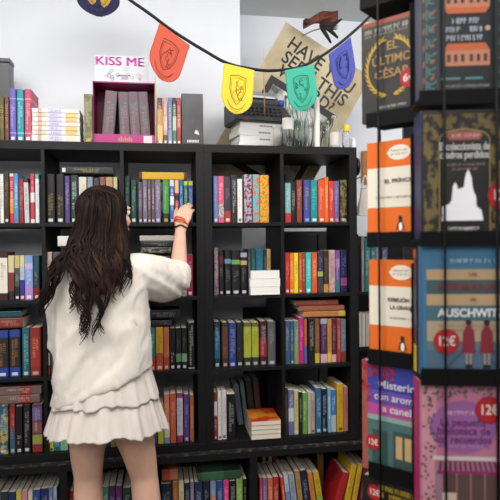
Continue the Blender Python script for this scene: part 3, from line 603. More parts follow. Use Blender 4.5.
# ------------------------------------------------------------------ poster behind the two-bay case
PY = .402
ang = math.radians(33)
def Pp(r, d): return at(286+r*math.cos(ang)-d*math.sin(ang), 22+r*math.sin(ang)+d*math.cos(ang), PY)
ORG = Pp(0, 0); ex = (Pp(101, 0)-ORG); PW = ex.length; ey = (Pp(0, 172)-ORG); PH = ey.length
rx = ex.normalized(); rd = Vector((0, 1, 0)).cross(rx); rd = rd if rd.z < 0 else -rd
poster = empty('wanted_poster', ORG, label='large tilted parchment poster with black lettering leaning behind the bottles', cat='poster')
Mp = Matrix((( rx.x, 0, -rd.x, 0), (rx.y, 1, -rd.y, 0), (rx.z, 0, -rd.z, 0), (0, 0, 0, 1)))
poster.matrix_world = Matrix.Translation(ORG) @ Mp
k = PW/101
B().box((0, 0, -PH), (PW, .005, 0), 0, .001).build('parchment_board', PARCH, poster)
def pt_text(s, r, d, size, wid): return text('lettering', s, size*k, '1c1812', poster, Matrix.Translation((r*k+wid*k/2, -.0008, -d*k)) @ FACE @ Matrix.Rotation(math.radians(-5), 4, 'Z'), wid=wid*k, bold=.0018)
pt_text('HAVE YOU', 13, 18.5, 19, 78); pt_text('SEEN THIS', 14, 33.5, 18, 77); pt_text('WIZARD?', 17, 47, 17, 66)
B().box((13*k, -.0012, -150*k), (89*k, 0, -53*k)).build('black_picture_border', mat('171614', .5), poster)
B().box((19*k, -.0018, -143*k), (83*k, 0, -60*k)).build('picture_panel', noisy('grey_photo_print', '4a4948', 'd4d2ce', 9, .6, 0, lo=.4, hi=.6), poster)

# ------------------------------------------------------------------ typewriter on white volumes
tw_c = at(257, 120, .2)
rzT = math.radians(10)
def TW(x, y, z): return Matrix.Translation((tw_c.x, .19, 0)) @ Matrix.Rotation(rzT, 4, 'Z') @ Vector((x, y, z))
zb = ZT
names4 = ['lowest', 'second', 'third', 'topmost']
STK = at(258, 122, .1).z
h4 = (STK-ZT)/4
for i in range(4):
    e = .0013; wW = .25+[.01, .0, .004, -.004][i]; dW = .16
    r = B().box((-wW/2, -dW/2, 0), (wW/2, dW/2, e)).box((-wW/2, -dW/2, h4-e-.0006), (wW/2, dW/2, h4-.0006)).box((-wW/2, -dW/2, e), (wW/2, -dW/2+e, h4-e-.0006)).build('paperback_book', mat('e6e4e0', .4))
    r.matrix_world = Matrix.Translation(TW([0, .004, -.003, .002][i], 0, zb+i*h4+.0002)) @ Matrix.Rotation(rzT+[.02, -.02, .01, 0][i], 4, 'Z')
    tag(r, f'white spined book under the typewriter, {names4[i]} of the pile of four', 'book', 'white books under the typewriter')
    B().box((-wW/2+.002, -dW/2+e+.001, e), (wW/2-.002, dW/2-.001, h4-e-.0006)).build('page_block', PAPERW, r)
    g = B()
    for q in range(6+i): g.box((-.02+q*.008, -dW/2-.0004, h4*.35), (-.014+q*.008, -dW/2+.001, h4*.6))
    g.build('spine_lettering', mat('6c6c70', .5), r)
zk = ZT+4*h4+.0005
tw = empty('typewriter', TW(0, 0, zk), rzT, label='dark grey portable typewriter with blue platen knobs on white books', cat='typewriter')
tw.scale = (1.08, 1.08, 1.16)
DG = noisy('typewriter_paint', '3a3a3d', '46464a', 30, .5, .1); w2 = .138
prof = [(-.09, 0), (-.09, .014), (-.025, .082), (.02, .1), (.1, .1), (.1, 0)]
V = [(-w2, y, z) for y, z in prof] + [(w2, y, z) for y, z in prof]; n = len(prof)
b = B().add(V, [tuple(range(n)), tuple(reversed(range(n, 2*n)))]+[(i, i+n, (i+1) % n+n, (i+1) % n) for i in range(n)])
bm = bmesh.new(); me = bpy.data.meshes.new('body'); me.from_pydata([tuple(v) for v in b.v], [], b.f); bm.from_mesh(me)
bmesh.ops.recalc_face_normals(bm, faces=bm.faces[:])
bmesh.ops.bevel(bm, geom=bm.edges[:], offset=.006, segments=3, affect='EDGES'); bm.to_mesh(me); bm.free(); me.materials.append(DG)
o = bpy.data.objects.new('body', me); COL.objects.link(o); o.parent = tw
b = B().tube([(-w2*.86, .045, .118), (w2*.86, .045, .118)], .022, 18); b.build('platen_roller', noisy('grey_rubber', '4c4d50', '5c5d60', 20, .5), tw, True)
for s in (-1, 1):
    b = B().tube([(s*w2*.86, .045, .118), (s*w2*.95, .045, .118), (s*(w2*.95+.001), .045, .118), (s*w2*1.12, .045, .118)], [.008, .008, .017, .016], 14); b.build('platen_knob', mat('2c64b0', .35), tw, True)
B().box((-w2*.8, .05, .138), (w2*.8, .056, .165), 0, .002).build('paper_rest', mat('6c6d70', .35, .5), tw)
B().box((-w2*.7, .01, .128), (w2*.7, .016, .138), 0, .001).build('paper_bail', mat('a8a8aa', .3, .8), tw)
for rr in range(3):
    for q in range(9):
        y = -.076+rr*.017; z = .0145+(y+.09)*1.046
        kx = -.09+q*.0222+rr*.004
        B().lathe([(.0068, 0), (.0075, .004), (.0068, .0065)], (kx, y, z), 10).build('key', mat('b03030' if (rr, q) == (1, 0) else '202022', .4), tw)
B().box((-.10, -.088, .003), (-.075, -.085, .012), 0).build('red_badge', mat('b02c2c', .4), tw)
# thin stick
s0, s1 = at(264.6, 108, .13), at(263.4, 48, .13)
st = B().tube([s0+Vector((0, 0, -.03)), s0.lerp(s1, .35)], [.0035, .003], 8, 0).tube([s0.lerp(s1, .35), s1], [.0028, .001], 8, 0).build('wooden_stick', noisy('pale_wood', 'b8925c', 'd0ae7c', 40, .6, .1, (1, 1, .1)), None, True)
tag(st, 'thin pale wooden stick standing upright on the typewriter', 'stick')

# ------------------------------------------------------------------ bottles
def bottle(px, py_top, wpx, Yf, prof, label, m=None, extra=None):
    p = at(px, 147, Yf); s = at(px+wpx/2, 147, Yf).x-p.x
    hgt = at(px, py_top, Yf).z-ZT
    r = empty('glass_bottle', (p.x, Yf, ZT), label=label, cat='bottle', group='glass bottles and jars on the bookcase')
    pr = [(rr*s, zz*hgt) for rr, zz in prof]
    th = .0022
    inner = [(max(rr-th, .0008), max(zz, .004)) for rr, zz in reversed(pr)]
    b = B(); n = 24; full = pr+inner; V = []; F = []
    for rr, zz in full:
        for q in range(n): V.append((rr*math.cos(2*math.pi*q/n), rr*math.sin(2*math.pi*q/n), zz))
    for i in range(len(full)-1):
        for q in range(n): F.append((i*n+q, i*n+(q+1) % n, (i+1)*n+(q+1) % n, (i+1)*n+q))
    F.append(tuple(reversed(range(n)))); F.append(tuple(range((len(full)-1)*n, len(full)*n)))
    b.add(V, F).build('glass_body', m or GLASS, r, True)
    if extra:
        for kind, z0, z1, rr, col in extra:
            if kind == 'cap': B().lathe([(rr*s, z0*hgt), (rr*s*1.02, z0*hgt+.001), (rr*s*1.02, z1*hgt-.001), (rr*s*.95, z1*hgt)], (0, 0, 0), 20).build('cap', mat(col, .4), r, True)
            if kind == 'label':
                V = []; F = []
                for q in range(13):
                    a = math.pi*1.5-1.1+2.2*q/12
                    for z in (z0, z1): V.append(((rr*s+.0006)*math.cos(a), (rr*s+.0006)*math.sin(a), z*hgt))
                for q in range(12): F.append((2*q, 2*q+2, 2*q+3, 2*q+1))
                mesh_obj('paper_label', V, F, mat(col, .6), r)
    return r
TALL = [(.9, 0), (1, .03), (1, .58), (.85, .68), (.35, .78), (.33, .93), (.42, .94), (.42, 1)]
MEDB = [(.92, 0), (1, .04), (1, .5), (.8, .62), (.42, .72), (.4, .9), (.5, .92), (.5, 1)]
JAR = [(.9, 0), (1, .05), (1, .7), (.8, .8), (.78, .88), (.88, .9), (.88, 1)]
bottle(278, 128, 10, .04, JAR, 'squat clear glass jar beside the white books', GLASS)
bottle(287.6, 96, 12.5, .06, TALL, 'tall clear bottle with white label near the typewriter', GLASS, [('label', .34, .56, 1.0, 'd8d6cc')])
bottle(299, 108, 10, .05, MEDB, 'clear bottle under the green pennant, nearer the typewriter', GLASS2, [('label', .62, .0, 0, 'c8c6bc')][:0])
bottle(309, 104, 9, .06, TALL, 'narrow clear bottle beside the white candle', GLASS)
bottle(294, 100, 10, .15, TALL, 'tall greenish bottle in the back row near the typewriter', GLASS2)
bottle(304.5, 102, 10, .15, MEDB, 'greenish bottle in the back row behind the green pennant', GLASS2)
bottle(324.4, 124, 8, .05, JAR, 'small clear jar beside the white candle', GLASS)
bottle(334, 116, 10.5, .06, MEDB, 'small round shouldered bottle with cream label', GLASS, [('label', .1, .48, 1.0, 'd0c8c0')])
bottle(346.4, 132, 7.6, .05, [(.95, 0), (1, .03), (1, .85), (.7, 1)], 'small bottle with bright yellow cap', GLASS, [('cap', 1.0, 1.4, .8, 'e0bc20')])
bottle(327.6, 121, 8, .14, MEDB, 'small greenish bottle in the back row behind the little jar', GLASS2)
bottle(353.4, 139, 4.6, .05, JAR, 'tiny milky jar at the end of the bookcase', mat('d8d8d4', .3))
p = at(317, 147, .05); hh = at(317, 97, .05).z-ZT
cd = empty('candle', (p.x, .05, ZT), label='tall white pillar candle standing among the glass bottles', cat='candle')
B().lathe([(.0145, 0), (.0148, .004), (.0146, hh-.006), (.011, hh-.002), (.006, hh-.004)], (0, 0, 0), 20).build('wax', noisy('white_wax', 'ded9cd', 'eae6dc', 20, .5, .1, sss=.1), cd, True)
B().tube([(0, 0, hh-.006), (.0008, 0, hh+.006)], .0009, 6).build('wick', BLACKM, cd)

# ------------------------------------------------------------------ bunting
SY = -.05
sp = [(6, -69), (20, -52), (42, -37), (70, -27), (98, -22), (118, -10), (130, 0), (150, 14), (170, 29), (190, 42), (205, 51), (228, 63.5), (255, 69.5), (275, 70.5), (300, 67), (320, 57), (340, 43), (360, 26), (374, 12), (392, -8), (412, -34), (430, -64)]
def spline(pts, m=6):
    pts = [Vector(p) for p in pts]; o = []
    for i in range(len(pts)-1):
        a, b, c, d = pts[max(i-1, 0)], pts[i], pts[i+1], pts[min(i+2, len(pts)-1)]
        for j in range(m):
            t = j/m; o.append(.5*((2*b)+(c-a)*t+(2*a-5*b+4*c-d)*t*t+(3*b-a-3*c+d)*t**3))
    o.append(pts[-1]); return o
rib = spline([at(x, y, SY) for x, y in sp], 5)
bun = B().tube(rib, .0115, 8, 0, True, .6).build('bunting_ribbon', noisy('black_ribbon', '121214', '1c1c1f', 60, .6, .2), None, True)
tag(bun, 'black ribbon of the bunting swooping across above the bookcases', 'ribbon')
def pennant(TL, TR, tip, Yp, colr, dark, label, seed, patch=None):
    a, b, c = at(*TL, Yp), at(*TR, Yp), at(*tip, Yp)
    mid = (a+b)/2; down = c-mid; across = b-a; rs = random.Random(seed); ph = rs.uniform(0, 6)
    def half(v): return 1.0 if v < .62 else max(0.0, 1-((v-.62)/.38)**2.1)**.62
    def P(u, v, off=0.0):                           # u -1..1, v 0..1
        return mid + across*(u*.5) + down*v + Vector((0, -off + .006*math.sin(3.2*u+ph)*v + .008*v*v*math.cos(2*u+ph), 0))
    r = empty('pennant', mid, label=label, cat='pennant', group='house pennants on the ribbon')
    V = []; F = []; NU, NV = 14, 22
    for j in range(NV+1):
        v = j/NV*.995
        for i in range(NU+1): V.append(P((2*i/NU-1)*half(v), v)-mid)
    for j in range(NV):
        for i in range(NU): F.append((j*(NU+1)+i, j*(NU+1)+i+1, (j+1)*(NU+1)+i+1, (j+1)*(NU+1)+i))
    o = mesh_obj('cloth', V, F, noisy('pennant_felt_'+colr, colr, colr, 30, .8, .25, bscale=160), r, None, True)
    md = o.modifiers.new('thick', 'SOLIDIFY'); md.thickness = .0015
    g = B()
    def stroke(pts, wd=.0022, m=0):
        wd *= 1.25; g.tube([P(u, v, .0022)-mid for u, v in pts], wd, 5, m, True, .4)
    sh = [(-.5, .22), (0, .18), (.5, .22), (.5, .5), (.3, .68), (0, .8), (-.3, .68), (-.5, .5), (-.5, .22)]
    if patch:
        V = [P(0, .48, .0012)-mid]; n = 24
        for q in range(n): V.append(P(.62*math.cos(2*math.pi*q/n), .5+.3*math.sin(2*math.pi*q/n), .0014)-mid)
        mesh_obj('crest_patch', V, [(0, 1+(q+1) % n, 1+q) for q in range(n)], mat(patch, .7), r)
    stroke([tuple(p) for p in [(x, y) for x, y in sh]])
    stroke([(x*.82, .49+(y-.49)*.82) for x, y in sh], .0012)
    x, y = 0, .3
    for w in range(5):                              # an unreadable heraldic squiggle inside the shield
        pts = []; x, y = rs.uniform(-.25, .25), rs.uniform(.28, .6)
        for q in range(6):
            pts.append((x, y)); x = max(-.36, min(.36, x+rs.uniform(-.2, .2))); y = max(.26, min(.7, y+rs.uniform(-.09, .09)))
        stroke(pts, rs.uniform(.0014, .003))
    stroke([(-.62, .72), (-.34, .86), (0, .9), (.34, .86), (.62, .72)], .0014)
    stroke([(-.55, .78), (-.3, .9), (0, .945), (.3, .9), (.55, .78)], .0008)
    g.build('crest', mat(dark, .7), r)
    return r
pennant((76, -26), (119, -22), (99, 16), SY-.015, '201c40', '3a3468', 'navy pennant with golden crest at the top of the picture', 1, 'b08a2c')
pennant((159.6, 23), (190, 45.5), (160, 79), SY-.015, 'c45640', '5a2018', 'red orange pennant with dark crest above the display box', 2)
pennant((223.6, 63), (254.5, 70.5), (235.6, 114), SY-.015, 'e4c63c', '6c5c28', 'yellow pennant with grey crest in front of the typewriter', 3)
pennant((284.6, 70.5), (314, 64.5), (304, 111), SY-.015, '3da68c', '17634f', 'green pennant with dark crest in front of the bottles', 4)
pennant((328.4, 54.5), (350.5, 37), (347, 88), SY-.015, '464c98', '1c2058', 'blue pennant with dark crest in front of the poster', 5)

# ------------------------------------------------------------------ hanging broom ornament with cape
oy = .3
oc = at(318, 28, oy)
orn = empty('hanging_ornament', oc, label='small broom ornament with brown cape hanging before the poster', cat='ornament')
def OP(x, y, dy=0): return at(x, y, oy+dy)-oc
B().tube([OP(302, 36), OP(312, 31), OP(326, 27)], [.0022, .003, .003], 8).build('broom_handle', mat('4c3020', .6), orn, True)
b = B()
for q in range(16):
    a = q*2.4; b.tube([OP(322, 28), OP(328+math.cos(a)*2, 27+math.sin(a)*3, .01*math.sin(a*2)), OP(337+math.cos(a), 24+math.sin(a)*3.5+2, .015*math.sin(a*2))], [.004, .0045, .001], 5)
b.build('broom_bristles', mat('24201e', .7), orn, True)
V = []; F = []
for i in range(15):
    t = i/14
    for j in range(9):
        s = j/8-.5
        cx_, cy_ = 303+t*35, 24-4*math.sin(t*2.2)+t*-4+(8+6*t)*s+1.2*math.sin(t*9+j)
        V.append(OP(cx_, cy_, .05*s*s*4*.5+.008*math.sin(t*8+j*1.3)))
for i in range(14):
    for j in range(8): F.append((i*9+j, i*9+j+1, i*9+j+10, i*9+j+9))
o = mesh_obj('cape', V, F, noisy('brown_cape', '4c2018', '7a4030', 20, .7), orn, None, True); md = o.modifiers.new('t', 'SOLIDIFY'); md.thickness = .004
b = B().ell(OP(306.5, 21.5), (.015, .013, .017)); b.build('hood', mat('2a2422', .7), orn, True)
b = B()
b.tube([OP(322, 28), OP(327, 36), OP(331, 43)], [.013, .011, .006], 8).tube([OP(325, 26), OP(333, 33), OP(338, 38)], [.013, .011, .006], 8).tube([OP(320, 26), OP(334, 24), OP(342, 19)], [.014, .013, .004], 8)
b.build('tassel', mat('1c1a1c', .7), orn, True)
B().tube([OP(318, 22), Vector((0, 0, CH-oc.z))], .0004, 4).build('thread', mat('c8c8c8', .5), orn)

# ------------------------------------------------------------------ right of the bookcase, far side
sx = 2*S_+2*C_+T_
hk = empty('round_hook', (sx, .06, at(360, 167, .06).z), label='black round knob fixed to the side of the bookcase', cat='hook')
B().add([], []).tube([(0.0005, 0, 0), (.012, 0, 0), (.0125, 0, 0), (.026, 0, 0)], [.012, .012, .05, .045], 24).build('knob', BLACKM, hk, True)
yb = .6
q0, q1 = at(360, 232, yb), at(404, 232, yb)
sb = empty('side_bookcase', (q0.x-.03, yb, 0), label='dark bookcase in the recess half hidden behind the spinner rack', cat='bookcase')
sw = q1.x-q0.x+.3
sz = [at(370, y, yb).z for y in (292, 347, 400, 452)]
for z in sz: B().box((.02, 0, z-.02), (sw, .22, z), 0, .001).build('shelf_board', SHELF, sb)
for x in (0, sw): B().box((x, 0, 0), (x+.02, .24, at(370, 234, yb).z)).build('side_panel', SHELF, sb)
B().box((.02, .22, 0), (sw, .24, at(370, 236, yb).z)).build('back_panel', SHELF, sb)
for a, b, t, zz, c, lab in [(361.6, 364.4, 236, 0, '8c8480', 'grey paperback'), (365, 370.4, 238, 0, '1f7a74', 'teal paperback'), (371, 376, 239, 0, '2c6c70', 'dark teal paperback'), (376.4, 381, 239, 0, '8c8898', 'pale violet paperback'), (381.6, 388, 238, 0, '40485c', 'slate paperback'),
                            (358.6, 361.4, 313, 1, 'd0c8bc', 'slim cream paperback'), (361.8, 365, 314, 1, 'dcd4cc', 'white paperback'), (365.4, 369.6, 314, 1, 'c8bcb0', 'stone paperback'), (370, 378, 314, 1, '6c4c44', 'brown paperback')]:
    Yf = yb+.02; X0 = max(at(a, 270, Yf).x, q0.x-.0095); X1 = at(b, 270, Yf).x
    book(X0, X1, sz[zz]+.0005, at(a, t, Yf).z, Yf, c, f"{lab} in the recess bookcase, {'upper' if zz == 0 else 'lower'} shelf beside the spinner rack", 'books in the recess bookcase', depth=.14, title=('c8d0d0', None, .3, .8))
c0, c1 = at(283, 240, .6).x, at(352, 240, .6).x
dark_block = empty('recess_dark_block', ((c0+c1)/2, .62, 0), label='black block added to darken the recess behind the bottle bookcase', cat='backing block')  # made-up dark block, added so the backs of these bays read dark
hw = (c1-c0)/2; CBH = shelf_z(0)-.03
B().box((-hw, 0, 0), (hw, .22, CBH), 0, .003).build('block_body', mat('1a1a1c', .6), dark_block)
for s_ in (-1, 1):
    dr = B().box((min(0, s_*hw)+.004, -.014, .03), (max(0, s_*hw)-.004, -.0005, CBH-.02), 0, .002).build('block_front', mat('1d1d1f', .55), dark_block)
    B().tube([(s_*.03, -.03, CBH*.5), (s_*.03, -.03, CBH*.5+.12)], .005, 8).build('block_bar', mat('6c6c6e', .3, .8), dr)
t0 = XC+.03
ft = empty('recess_dark_panel', ((t0+c0)/2, .7, 0), label='black panel added to darken the recess behind the typewriter bookcase', cat='backing panel')  # made-up dark panel, stands in for shade behind the lower bays
hw = (c0-t0)/2-.012
B().box((-hw, 0, .02), (hw, .03, 1.02), 0, .004).build('panel_board', mat('1b1b1d', .6), ft)
for s_ in (-1, 1): B().tube([(s_*hw*.7, .045, .0), (s_*hw*.7, .045, .9)], .012, 8).build('panel_post', mat('3c3c3e', .4, .6), ft)
fr = empty('picture_frame', at(372, 167, RY-.02), label='small orange brown wooden frame on the recess wall', cat='frame')
e0 = at(362, 151, RY-.02)-fr.location; e1 = at(383, 183, RY-.02)-fr.location
FW = noisy('orange_wood', '9c6428', 'b47c3c', 20, .5, .1)
b = B(); fw = .035
b.box((e0.x, -.01, e0.z-fw), (e1.x, .018, e0.z), 0, .002).box((e0.x, -.01, e1.z), (e1.x, .018, e1.z+fw), 0, .002).box((e0.x, -.01, e1.z+fw), (e0.x+fw, .018, e0.z-fw), 0, .002).box((e1.x-fw, -.01, e1.z+fw), (e1.x, .018, e0.z-fw), 0, .002)
b.build('frame_rails', FW, fr); B().box((e0.x+fw, .008, e1.z+fw), (e1.x-fw, .016, e0.z-fw)).build('mount', mat('d8d4cc', .6), fr)
bc = at(365.5, 188, .5)
bg = empty('cloth_bag', bc, label='white cloth bag hanging beside the bookcase above the recess books', cat='bag')
b = B(); V = []; F = []
for i in range(13):
    t = i/12; z = -t*.165
    for q in range(16):
        a = 2*math.pi*q/16; rx_ = (.03+.022*t)*(1+.08*math.sin(4*a+t*5)); ry_ = .014+.03*t*(1-t*.5)
        V.append((rx_*math.cos(a)+.004*math.sin(6*t), ry_*math.sin(a)+.004*math.sin(a*5), z))
for i in range(12):
    for q in range(16): F.append((i*16+q, i*16+(q+1) % 16, (i+1)*16+(q+1) % 16, (i+1)*16+q))
F += [tuple(range(16)), tuple(reversed(range(12*16, 13*16)))]
mesh_obj('bag_body', V, F, GAUZE, bg, None, True)
B().tube(spline([(-.02, 0, -.005), (-.012, .005, .05), (0, .005, .075), (.012, .005, .05), (.02, 0, -.005)], 5), .004, 6).build('bag_handle', GAUZE, bg, True)
B().tube([(0, .005, .074), (0, RY-.5-.0, .074)], .004, 6).build('peg', mat('8c8c8c', .4, .5), bg)
# ------------------------------------------------------------------ the woman
PYc = -.42
p0 = at(105, 400, PYc); PO = Vector((p0.x, PYc, 0))
woman = empty('person', PO, label='woman with long dark wavy hair, white blouse and tiered skirt reaching for books', cat='person')
def adopt(o, par=None):
    o.data.transform(Matrix.Translation(-PO)); o.parent = par or woman; return o
def w(px, py, dy=0.0): return at(px, py, PYc+dy)
def loft(b, rings, n=40, cap=True, m=0):
    """rings: (centre, half-width vector, half-depth vector)"""
    V = []; F = []
    for c, a, d in rings:
        for q in range(n):
            an = 2*math.pi*q/n; ca, sa = math.cos(an), math.sin(an)
            V.append(Vector(c)+Vector(a)*math.copysign(abs(ca)**.85, ca)+Vector(d)*math.copysign(abs(sa)**.85, sa))
    for i in range(len(rings)-1):
        for q in range(n): F.append((i*n+q, i*n+(q+1) % n, (i+1)*n+(q+1) % n, (i+1)*n+q))
    if cap: F.append(tuple(reversed(range(n)))); F.append(tuple(range((len(rings)-1)*n, len(rings)*n)))
    return b.add(V, F, m)
X_, Y_ = Vector((1, 0, 0)), Vector((0, 1, 0))
bd = B()
hipL, hipR = w(93, 398), w(124, 398)
cen = (hipL+hipR)/2
def tr(z, rx, ry, px=105, dy=0.0): return (Vector((w(px, 300).x, PYc+dy, z)), X_*rx, Y_*ry)
loft(bd, [tr(.80, .13, .10, 107), tr(.86, .165, .115, 107), tr(.93, .155, .11, 106), tr(1.03, .12, .09, 104), tr(1.14, .135, .1, 103), tr(1.24, .145, .1, 102), tr(1.31, .15, .085, 101), tr(1.345, .12, .07, 100), tr(1.37, .065, .058, 100, .0), tr(1.41, .052, .055, 101, .01), tr(1.47, .05, .055, 102, .025)])
for hip, pts in ((hipL, [(87.5, 450), (88, 477), (89.5, 508), (91.5, 545), (93, 575)]), (hipR, [(138.5, 450), (144, 477), (147.5, 508), (153, 545), (157, 575)])):
    P = [w(*q) for q in pts]
    bd.tube(spline([hip, hip.lerp(P[0], .5), P[0], P[1]+Y_*.004, P[2]-Y_*.012, P[3]-Y_*.008, P[4], Vector((P[4].x, P[4].y, .03))], 4), np.interp(np.linspace(0, 7, 29), range(8), [.092, .084, .067, .054, .056, .042, .032, .034]).tolist(), 18)
    f = Vector((P[4].x, PYc, 0))
    bd.tube([f+Vector((0, -.045, .03)), f+Vector((0, 0, .042)), f+Vector((.004, .07, .033)), f+Vector((.008, .13, .02)), f+Vector((.008, .17, .016))], [.028, .036, .036, .034, .014], 14)
# head, turned towards her right
HC = w(106, 213.5, .03); hz_ = math.radians(-52)
HR = Matrix.Rotation(hz_, 3, 'Z')
def hp(x, y, z): return HC + HR @ Vector((x, y, z))
bd.ell(hp(0, -.005, .012), (.074, .092, .088), HR, 28)
bd.ell(hp(0, .03, -.045), (.058, .062, .062), HR, 24)
bd.ell(hp(0, .062, -.088), (.024, .024, .022), HR, 14)
for s in (-1, 1):
    bd.ell(hp(s*.034, .062, -.03), (.026, .024, .026), HR, 14)
    bd.ell(hp(s*.028, .08, .022), (.022, .012, .009), HR, 12)
    bd.ell(hp(s*.076, -.006, -.02), (.009, .02, .031), HR, 14)
bd.tube([hp(0, .083, .01), hp(0, .094, -.012), hp(0, .105, -.03), hp(0, .092, -.04)], [.008, .01, .013, .009], 10)
bd.ell(hp(0, .088, -.062), (.022, .011, .011), HR, 12)
bd.tube([w(101, 262), w(102, 248, .012), HC+HR @ Vector((0, -.015, -.05))], [.056, .05, .05], 18)
def hand(bd, wr, kn, nrm, tips, thumb):
    a = (kn-wr).normalized(); c = a.cross(nrm).normalized(); n_ = c.cross(a).normalized()
    offs = [-.03, -.010, .010, .029]; lens = [0, .006, .002, -.008]
    K = [kn+c*o+a*l for o, l in zip(offs, lens)]
    for k, o in zip(K, offs): bd.tube([wr+c*o*.45, wr.lerp(k, .55)+c*o*.1+n_*.002, k], [.016, .0135, .0105], 10)
    bd.tube([wr-a*.01, wr.lerp(kn, .5), kn-a*.006], [.022, .03, .033], 14, 0, True, .42)
    for i, (k, t) in enumerate(zip(K, tips)):
        r = [.0086, .0088, .0084, .0074][i]
        p1 = k.lerp(t, .42)+n_*.011; p2 = k.lerp(t, .74)+n_*.008
        bd.tube(spline([k-a*.012, k, p1, p2, t], 4), np.interp(np.linspace(0, 4, 17), range(5), [r*1.15, r*1.12, r, r*.9, r*.72]).tolist(), 10)
        bd.ell(t, (r*.74,)*3, None, 8)
    bd.tube(spline(thumb, 4), np.linspace(.014, .0075, (len(thumb)-1)*4+1).tolist(), 10); bd.ell(thumb[-1], (.0078,)*3, None, 8)
    return K, c, n_
# raised right arm
sh, el, wr = w(134, 271, .01), w(178, 277, .17), w(180.5, 229, .318)
bd.tube(spline([w(118, 270, 0), sh, sh.lerp(el, .5), el, el.lerp(wr, .35)+Vector((0, -.004, 0)), el.lerp(wr, .75), wr], 4), np.interp(np.linspace(0, 6, 25), range(7), [.05, .052, .043, .037, .036, .028, .0235]).tolist(), 16)
kn = w(184.2, 214.6, .368)
nr = Vector((-.1, -.85, .5)).normalized()
Ft = .022-PYc
TIP = [w(185.6, 205.4, Ft), w(189.2, 203.6, Ft+.001), w(192, 205.6, Ft), w(194, 210, Ft-.006)]
hand(bd, wr, kn, nr, TIP, [wr.lerp(kn, .15)+w(176.5, 222, .34)*0+Vector((-.012, .004, 0)), w(175.8, 219, .36), w(175.6, 213, .395), w(176.6, 208.6, .432)])
# left arm, forearm bent forward in front of her
sl, e2, w2_ = w(66, 270, .0), w(61, 336, .03), w(78, 330, .24)
bd.tube(spline([w(84, 268, 0), sl, sl.lerp(e2, .5), e2, e2.lerp(w2_, .4), w2_], 4), np.interp(np.linspace(0, 5, 21), range(6), [.05, .05, .043, .038, .035, .024]).tolist(), 16)
k2 = w(88, 326, .29); n2_ = Vector((-.5, .4, .6)).normalized()
hand(bd, w2_, k2, n2_, [w(98, 327, .285), w(98, 331, .29), w(97, 335, .285), w(95, 338, .28)], [w2_+Vector((0, 0, .015)), w(84, 322, .255), w(92, 320, .265)])
body = adopt(remesh('body', bd, .0048, SKIN, None, 3)); tag(body)
EYE = mat('f0ece6', .15); IRIS = mat('2c1a10', .2)
for s in (-1, 1):
    e = B().ell(hp(s*.03, .0785, .006), (.0125, .0125, .0125), None, 16); e.ell(hp(s*.03+.001, .0895, .006), (.0055, .0028, .0055), HR, 10, 1)
    adopt(e.build('eye', [EYE, IRIS], None, True))
    b = B().tube([hp(s*.014, .0935, .027), hp(s*.03, .092, .032), hp(s*.047, .08, .028)], [.0025, .003, .0015], 6); adopt(b.build('eyebrow', HAIRS[0], None, True))
b = B().tube([hp(-.021, .0955, -.062), hp(0, .1, -.059), hp(.021, .0955, -.062)], [.002, .0045, .002], 8).tube([hp(-.019, .0955, -.064), hp(0, .0995, -.067), hp(.019, .0955, -.064)], [.002, .005, .002], 8)
adopt(b.build('lips', mat('a8584e', .4), None, True))

# blouse
bb = B()
tor = [(249, 89, 114, .058, 0, .008), (253, 80, 124, .075, 0, .004), (258, 69, 136, .09, 0, 0), (266, 60, 143, .105, 0, 0), (282, 58, 147, .12, 0, 0), (305, 56, 148, .13, 0, 0), (330, 55, 149, .138, 3, 0), (350, 54.5, 150.5, .145, 8, 0), (368, 55, 151, .152, 14, 0), (385, 56, 152, .158, 19, 0)]
HY = []
V = []; F = []; n = 56
for py, xl, xr, hy, tilt, dy in tor:
    a, b_ = w(xl, py), w(xr, py); c = (a+b_)/2; rx_ = (b_.x-a.x)/2; HY.append((c.z, hy))
    for q in range(n):
        an = 2*math.pi*q/n; ca, sa = math.cos(an), math.sin(an)
        z = w((xl+xr)/2, py+ -tilt*ca).z
        V.append(Vector((c.x+rx_*math.copysign(abs(ca)**.8, ca), PYc+dy+hy*math.copysign(abs(sa)**.8, sa), z)))
for i in range(len(tor)-1):
    for q in range(n): F.append((i*n+q, (i+1)*n+q, (i+1)*n+(q+1) % n, i*n+(q+1) % n))
F.append(tuple(range(n))); F.append(tuple(reversed(range((len(tor)-1)*n, len(tor)*n))))
bb.add(V, F)
bb.tube(spline([w(118, 275, .0), w(134, 273, .01), w(150, 277, .07), w(164, 280, .13), w(173, 278, .165), w(178.5, 264, .19)], 4), np.interp(np.linspace(0, 5, 21), range(6), [.08, .083, .09, .088, .078, .046]).tolist(), 24)
bb.tube(spline([w(80, 275, 0), w(70, 274, 0), w(65.5, 295, .0), w(64.5, 322, .01), w(65, 349, .03)], 4), np.interp(np.linspace(0, 4, 17), range(5), [.06, .056, .059, .06, .056]).tolist(), 24, 0, True, 1.15)
bl = remesh('blouse', bb, .0065, GAUZE, None, 5)
